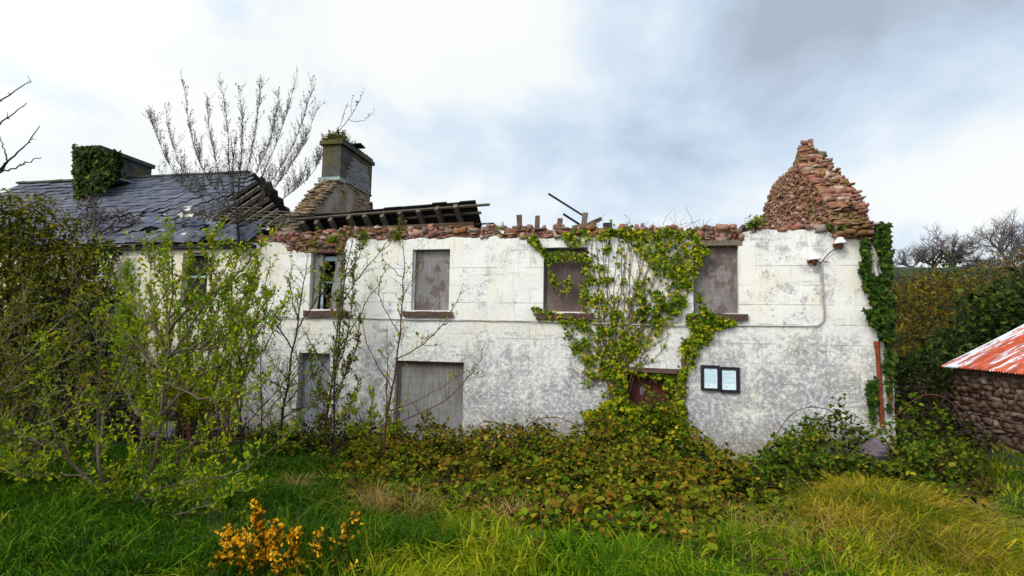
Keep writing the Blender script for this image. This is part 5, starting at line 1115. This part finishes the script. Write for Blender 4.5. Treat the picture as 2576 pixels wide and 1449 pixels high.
# long yellow tussock on the rubble mound
def tussock():
    r = rs(171); Xs, Ys, Ds, Hs = [], [], [], []
    for cu, cv, n, s in ((2120, 1232, 1300, .20), (2165, 1215, 1500, .22), (2215, 1222, 1500, .24), (2260, 1240, 1300, .22), (2300, 1275, 1100, .2), (2340, 1310, 900, .2), (2190, 1265, 1300, .24), (2240, 1290, 1100, .22), (2130, 1280, 900, .2), (2290, 1340, 600, .2), (2380, 1360, 500, .2), (2210, 1330, 600, .24), (2090, 1250, 500, .14), (2060, 1290, 350, .15), (2440, 1390, 300, .2)):
        n = int(n*.5); c = onZ(cu, cv+28, .6); q = r.normal(0, s*1.15, (n, 2)); Xs.append(c[0]+q[:, 0]); Ys.append(c[1]+q[:, 1]); Ds.append(np.stack([q[:, 0]/s*.5+.55, q[:, 1]/s*.4-.75, 0*q[:, 0]], 1)); Hs.append(r.uniform(.14, .48, n))
    X, Y, dirn, Hs = map(np.concatenate, (Xs, Ys, Ds, Hs)); n = len(X)
    o = blades('grass_tussock', X, Y, Hs, r.uniform(.008, .018, n), r.uniform(.5, 1.3, n), 'tussock', 172, dirn=dirn*.8, sd=.95); tag(o, 'long yellow grass tussock flopping over the mound at lower right', 'grass', kind='stuff')
    n = 5000; u = np.concatenate([2330+r.normal(0, 60, n//2), r.uniform(2050, 2480, n//2)]); v = np.concatenate([1230+r.normal(0, 40, n//2), 1300+r.normal(0, 70, n//2)]); P = np.array([onZ(a, b, .55) for a, b in zip(u, v)]); q_ = np.array([onZ(a, b, .6) for a, b in zip(2230+r.normal(0, 65, 1500), 1205+r.normal(0, 18, 1500))]); P = np.concatenate([P, q_])
    spots = [(940, 1275, 10), (1650, 1370, 18), (1620, 1400, 18), (1240, 1225, 14), (1480, 1290, 22), (1700, 1330, 30), (1170, 1200, 16), (735, 1225, 8), (1880, 1330, 40), (1960, 1380, 40), (2190, 1180, 18), (1830, 1290, 25), (1050, 1300, 25), (1760, 1400, 40), (1660, 1385, 34), (1590, 1350, 26), (2010, 1420, 50), (1900, 1440, 60), (1300, 1340, 30), (2400, 1400, 40), (960, 1300, 20), (2080, 1190, 20)]
    U2 = np.concatenate([a+r.normal(0, s, 160) for a, b, s in spots]); V2 = np.concatenate([b+r.normal(0, s*.6, 160) for a, b, s in spots]); P2 = np.array([onZ(a, b, .5) for a, b in zip(U2, V2)]); P = np.concatenate([P, P2]); n = len(P)
    o = blades('dry_grass', P[:, 0], P[:, 1], r.uniform(.15, .40, n), r.uniform(.006, .012, n), r.uniform(.7, 1.7, n), 'straw', 173, sd=.9); tag(o, 'straw-coloured dry grass strewn through the brambles and tussock', 'dry grass', kind='stuff')
tussock()
# ------------------------------------------------------------------ shed, garden wall, hedge and trees on the right
def shed():
    ez = 2.12; p1, p2 = onZ(2357, 922, ez), onZ(2576, 937, ez); x = p1[0]+.1; yf = p1[1]+.05; yn = yf-8.5
    best = min(np.arange(.25, 1.2, .01), key=lambda s: abs(proj_v(onray(x, yf, ez, s))-815)); 
    e = empty('shed', (x+2.2, (yf+yn)/2, float(gz(x+1, yf-4)))); tag(e, 'low rubble-stone shed with a rusty red and white corrugated roof', 'shed')
    run = 3.6; ns = 10; na = 900; ya = np.linspace(yf, yn, na)
    V = []
    for i, y in enumerate(ya):
        for j in range(ns+1):
            t = j/ns*run; V.append((x+t, y, ez+best*t+.017*math.sin(2*math.pi*(yf-y)/.085)+.01*math.sin(t*2+y)))
    Fc = []
    for i in range(na-1):
        for j in range(ns): a = i*(ns+1)+j; Fc.append((a, a+ns+1, a+ns+2, a+1))
    rf = obj('corrugated_roof', np.array(V)-(x, yf, ez), Fc, 'tin', None, True); rf.parent = e; rf.location = np.array([x, yf, ez])-np.array(e.location)
    V2 = [(x+run, yf, ez+best*run), (x+run, yn, ez+best*run), (x+2*run, yn, ez), (x+2*run, yf, ez)]; V2 += [(a, b, c-.03) for a, b, c in V2]
    obj('rear_roof', V2, [(0, 1, 2, 3), (7, 6, 5, 4), (0, 4, 5, 1), (1, 5, 6, 2), (2, 6, 7, 3), (3, 7, 4, 0)], 'rust', e)
    r = rs(181); it = []; xw = x+.3; y = yn+.2
    z = -.2
    while z < ez-.02:
        h = r.choice([.05, .07, .1, .13]); y = yn+.2
        while y < yf-.25:
            w = r.choice([.1, .16, .24, .34])*r.uniform(.8, 1.2); it.append((xw+r.normal(0, .015), y+w/2, z+h/2, .13, w*.485, h*.49)); y += w
        z += h*1.02
    w_ = stones('rubble_wall', it, 'shedstone', e, 182)
    m = MB(); m.box((xw-.06, yn+.21, -.3), (x+2*run-.3, yf-.25, ez-.04)); m.prism([(xw-.055, ez-.04), (x+2*run-.3, ez-.04), (x+run, ez+best*(run-.35))], yn+.2, yf-.25, 1); m.build('gable_end', 'core', e)
    return x, yf, yn
def onray(x, yf, ez, s):
    # point of the far verge that appears at the right-hand edge of the photograph
    for t in np.arange(.2, 9, .02):
        p = np.array([x+t, yf, ez+s*t]); q = M.T@(p-CAM)
        if CX+F*q[0]/q[2] > 2576: return p
    return p
def proj_v(p): q = M.T@(p-CAM); return CY+F*q[1]/q[2]
SX, SYF, SYN = shed()
def garden_wall():
    r = rs(185); it = []; x = XE+.15; Y = 15.6
    while x < SX+.6:
        z = float(gz(x, Y))-.15; w = r.uniform(.14, .34)
        while z < 1.45+.12*math.sin(x*3): h = r.uniform(.06, .14); it.append((x+w/2, Y+r.normal(0, .03), z+h/2, w*.49, .17, h*.5)); z += h*1.03
        x += w
    tag(stones('garden_wall', it, 'shedstone', None, 186), 'dark dry-stone garden wall between the house corner and the shed', 'wall')
garden_wall()
mass('ivy_bank', 'dark ivy and brambles heaped over the garden wall beside the shed', 'ivy', [ell(u, v, s, y, .5) for u, v, s, y in ((2270, 1000, 34, 15.2), (2320, 985, 40, 15.2), (2370, 990, 40, 15.2), (2300, 950, 40, 15.8), (2360, 945, 40, 15.8), (2255, 1040, 26, 14.4), (2330, 1040, 26, 14.2), (2395, 1060, 22, 13.2), (2430, 1085, 20, 12.2), (2470, 1108, 16, 11.6))], 420, .085, 'leafunder', 190, parts='foliage', trunk=(8, 15.2, .2))
mass('laurel_hedge', 'tall dark evergreen hedge bank behind the shed roof', 'hedge', [ell(u, v, s, y, 1.2) for u, v, s, y in ((2270, 950, 45, 17.5), (2340, 935, 45, 18), (2420, 895, 60, 18.5), (2500, 830, 85, 18.5), (2580, 800, 90, 18.5), (2660, 790, 100, 18.5), (2300, 985, 70, 16.8), (2400, 960, 80, 17.3), (2520, 790, 55, 19.5), (2580, 740, 45, 20), (2250, 970, 36, 17.2), (2380, 880, 40, 19))], 190, .17, 'leafhedge', 191, parts='foliage', trunk=(9.5, 18.5, .2, 1))
mass('scrub_bank', 'brown winter scrub bank between the hedge and the bare trees', 'scrub', [ell(u, v, s, y, 1.8) for u, v, s, y in ((2258, 745, 36, 24), (2300, 725, 36, 26), (2345, 718, 30, 27), (2262, 790, 52, 23), (2310, 750, 52, 25), (2370, 740, 50, 26), (2430, 722, 46, 27), (2500, 700, 46, 28), (2570, 690, 46, 28), (2640, 690, 60, 28), (2280, 850, 60, 21.5), (2340, 810, 60, 23), (2250, 860, 40, 20.5), (2410, 770, 50, 24), (2480, 740, 46, 25))], 105, .19, 'leafscrub', 193, parts='foliage', wid=.35, tpl='rhomb', trunk=(12, 25, 3, 1), kind='stuff')
mass('hill_wood', 'hazy grey winter wood on the slope behind the bare trees', 'wood', [ell(u, v, s, y, 2.5) for u, v, s, y in ((2250, 715, 26, 48), (2290, 705, 24, 48), (2480, 672, 28, 44), (2530, 660, 34, 44), (2590, 650, 40, 44), (2450, 690, 24, 42))], 55, .3, 'leaffar', 195, parts='foliage', wid=.12, tpl='rhomb', trunk=(20, 46, 7, 1), kind='stuff', shell=.9)
def bare_tree(u, vtop, vbase, d, label, seed, spread=1., lean=0., ivy=0, r0=.16):
    r = rs(seed); top, b0 = dep(u, vtop, d), dep(u, vbase, d); g = float(gz(b0[0], b0[1])); base = np.array([b0[0], b0[1], min(g, b0[2])]); Ht = top[2]-b0[2]
    e = empty('bare_tree', base); tag(e, label, 'tree', 'bare trees on the skyline'); st = [(smooth_path([base-(0, 0, .2), (base+b0)/2+(.1, 0, 0), b0, b0+np.array([lean*.2, 0, Ht*.3])], 8), np.linspace(r0*1.2, r0*.8, 8))]
    tw = []
    def rec(p, d_, L, rad, lev):
        P = shoot(p, d_, L, r, 6, .12 if lev < 2 else .3, .2); (st if lev < 2 else tw).append((P, np.linspace(rad, rad*.55, 6)))
        if lev >= 4: return
        for k in range((5, 4, 4, 3)[lev]):
            j = r.randint(2, 6); q = r.normal(0, 1, 3); q[2] = q[2]*.5+.25
            rec(P[j], nrm(nrm(P[j]-P[j-1])*.75+q*.58*spread), L*r.uniform(.55, .85), rad*.5, lev+1)
    s0 = b0+np.array([lean*.2, 0, Ht*.22])
    for k in range(5):
        a = k*1.256+r.rand(); rec(s0, nrm(np.array([math.cos(a)*.75*spread+lean, math.sin(a)*.6*spread, .75])), Ht*.36, r0*.6, 0)
    tubes('trunk', st, 'barkfar', e, 5); tubes('crown', tw, 'barkfar', e, 3)
    if ivy:
        P = np.array([s0+np.array([r.normal(0, .28), r.normal(0, .28), r.uniform(-Ht*.25, Ht*.25)]) for _ in range(ivy)]); leaves('ivy_growth', P, r.normal(0, 1, P.shape), rnorm(r, ivy), .13, .9, 'leafivyd', e, 'ivy')
bare_tree(2294, 612, 692, 30, 'small bare tree on the skyline nearest the house corner', 201, 1.25, -.1, r0=.09)
bare_tree(2352, 602, 690, 30, 'middling bare tree with a dark ivied stem between two others on the skyline', 203, 1.25, -.2, 120, .10)
bare_tree(2396, 560, 690, 29, 'biggest bare skyline tree with thick ivy-clad trunk', 205, 1.3, .25, 260, .17)
bare_tree(2535, 535, 690, 36, 'tall pale-stemmed bare tree on the skyline near the right edge', 207, 1.1, .1, r0=.16)
bare_tree(2455, 640, 700, 34, 'low thin bare tree on the skyline between the ivied and pale-stemmed trees', 209, 1.3, .1, r0=.08)
bare_tree(2620, 580, 690, 33, 'bare skyline tree cut off by the right edge', 211, 1.2, 0, r0=.14)
wp = smooth_path([dep(2225, 703, 24), dep(2330, 690, 24.5), dep(2440, 670, 25), dep(2600, 636, 26), dep(2900, 560, 28)], 30)
tag(tubes('overhead_wire', [(wp, .016)], 'wire', None, 4), 'thin black overhead wire crossing in front of the bare trees', 'wire')
# ------------------------------------------------------------------ ground sheet
def ground():
    xs = np.unique(np.concatenate([np.linspace(-14, 14, 150), -14-np.geomspace(.3, 380, 40), 14+np.geomspace(.3, 380, 40)]))
    ys = np.unique(np.concatenate([np.linspace(-2, 26, 150), -2-np.geomspace(.3, 300, 25), 26+np.geomspace(.3, 380, 45)]))
    X, Y = np.meshgrid(xs, ys, indexing='ij'); Z = gz(X, Y); nx, ny = X.shape
    V = np.stack([X, Y, Z], -1).reshape(-1, 3); i, j = np.meshgrid(np.arange(nx-1), np.arange(ny-1), indexing='ij'); b = (i*ny+j).ravel()
    tag(obj('ground', V, [np.stack([b, b+ny, b+ny+1, b+1], -1)], 'soil', None, True), kind='structure')
ground()
# ------------------------------------------------------------------ camera, sky, sun
cd = bpy.data.cameras.new('camera'); cam = bpy.data.objects.new('camera', cd); COL.objects.link(cam)
r_, u_, b_ = M@np.array([1., 0, 0]), M@np.array([0, -1., 0]), M@np.array([0, 0, -1.])
cam.matrix_world = Matrix([[r_[0], u_[0], b_[0], CAM[0]], [r_[1], u_[1], b_[1], CAM[1]], [r_[2], u_[2], b_[2], CAM[2]], [0, 0, 0, 1]])
cd.sensor_fit = 'HORIZONTAL'; cd.sensor_width = 36; cd.lens = F/W*36; cd.clip_start = .05; cd.clip_end = 2000
S.camera = cam
SUN = nrm(np.array([-.45, -.80, .80]))
sl = bpy.data.lights.new('sun', 'SUN'); sl.energy = 1.5; sl.angle = math.radians(18); sl.color = (1, .94, .86)
so = bpy.data.objects.new('sun', sl); COL.objects.link(so); so.rotation_euler = Vector(SUN).to_track_quat('Z', 'Y').to_euler(); so.location = (0, 0, 30)
wd = bpy.data.worlds.new('World'); S.world = wd; wd.use_nodes = True; t = wd.node_tree; t.nodes.clear()
k = NT.__new__(NT); k.t = t
out = k.n('ShaderNodeOutputWorld'); bg = k.n('ShaderNodeBackground'); bg.inputs['Strength'].default_value = .1
el = math.asin(SUN[2]); az = math.atan2(SUN[0], SUN[1])
sky = k.n('ShaderNodeTexSky', sky_type='NISHITA', sun_disc=False, sun_elevation=el, sun_rotation=az, dust_density=2.0)
g = k.n('ShaderNodeTexCoord').outputs['Generated']
sp = k.n('ShaderNodeSeparateXYZ', {'Vector': g}).outputs
zc = k.math('ADD', k.math('MAXIMUM', sp[2], 0.), .48)
pv = k.n('ShaderNodeCombineXYZ', {0: k.math('DIVIDE', sp[0], zc), 1: k.math('DIVIDE', sp[1], zc), 2: 0.}).outputs[0]
def wn(scale, off, det, rough, dist=.0, sc=(1, 1, 1)): return k.noise(scale, det, rough, k.n('ShaderNodeMapping', {'Vector': pv, 'Location': off, 'Scale': sc}).outputs[0], dist)
n1 = wn(.95, (SKY1, 2.2, 0), 5, .5, .3); n2 = wn(2.5, (3.1, SKY2, 0), 7, .52, .4, (1, .9, 1))
n3 = wn(6.5, (7.3, 1.1, 0), 6, .5, .6, (1, .8, 1))
mixn = k.math('ADD', k.math('ADD', k.math('MULTIPLY', n1, .85), k.math('MULTIPLY', n2, .62)), k.math('ADD', k.math('MULTIPLY', n3, .16), -.315))
xr = k.math('MULTIPLY', sp[0], -.15)           # the bank of cloud is heavier towards the right of the house
cl = k.math('ADD', mixn, k.math('ADD', xr, k.math('MULTIPLY', sp[2], -.05)))
cc = k.ramp(cl, [(.28, (.42, .49, .58)), (.36, (.52, .62, .75)), (.43, (.63, .745, .88)), (.51, (.77, .86, .95)), (.57, (.92, .95, .955)), (.66, (.97, .98, .98))])
dots = k.n('ShaderNodeVectorMath', {0: g, 1: tuple(SUN)}, operation='DOT_PRODUCT').outputs['Value']
glow = k.math('ADD', k.math('MULTIPLY', k.math('POWER', k.math('MAXIMUM', dots, 0.), 1.5), 2.0), 1.0)
cs = k.n('ShaderNodeVectorMath', {0: cc, 3: 1.}, operation='SCALE'); t.links.new(k.math('MULTIPLY', glow, 8.2), cs.inputs[3])
warm = k.mix(k.math('MAXIMUM', dots, 0.), cs.outputs[0], (1., .94, .84), 'MULTIPLY')   # thinner, sunlit cloud behind the viewer
fin = k.mix(.95, sky.outputs[0], warm)
t.links.new(fin, bg.inputs['Color']); t.links.new(bg.outputs[0], out.inputs[0])
S.view_settings.view_transform = 'Standard'; S.view_settings.look = 'None'; S.view_settings.exposure = EXPO; S.view_settings.gamma = 1
S.cycles.max_bounces = 6; S.cycles.transparent_max_bounces = 4; S.cycles.use_denoising = True
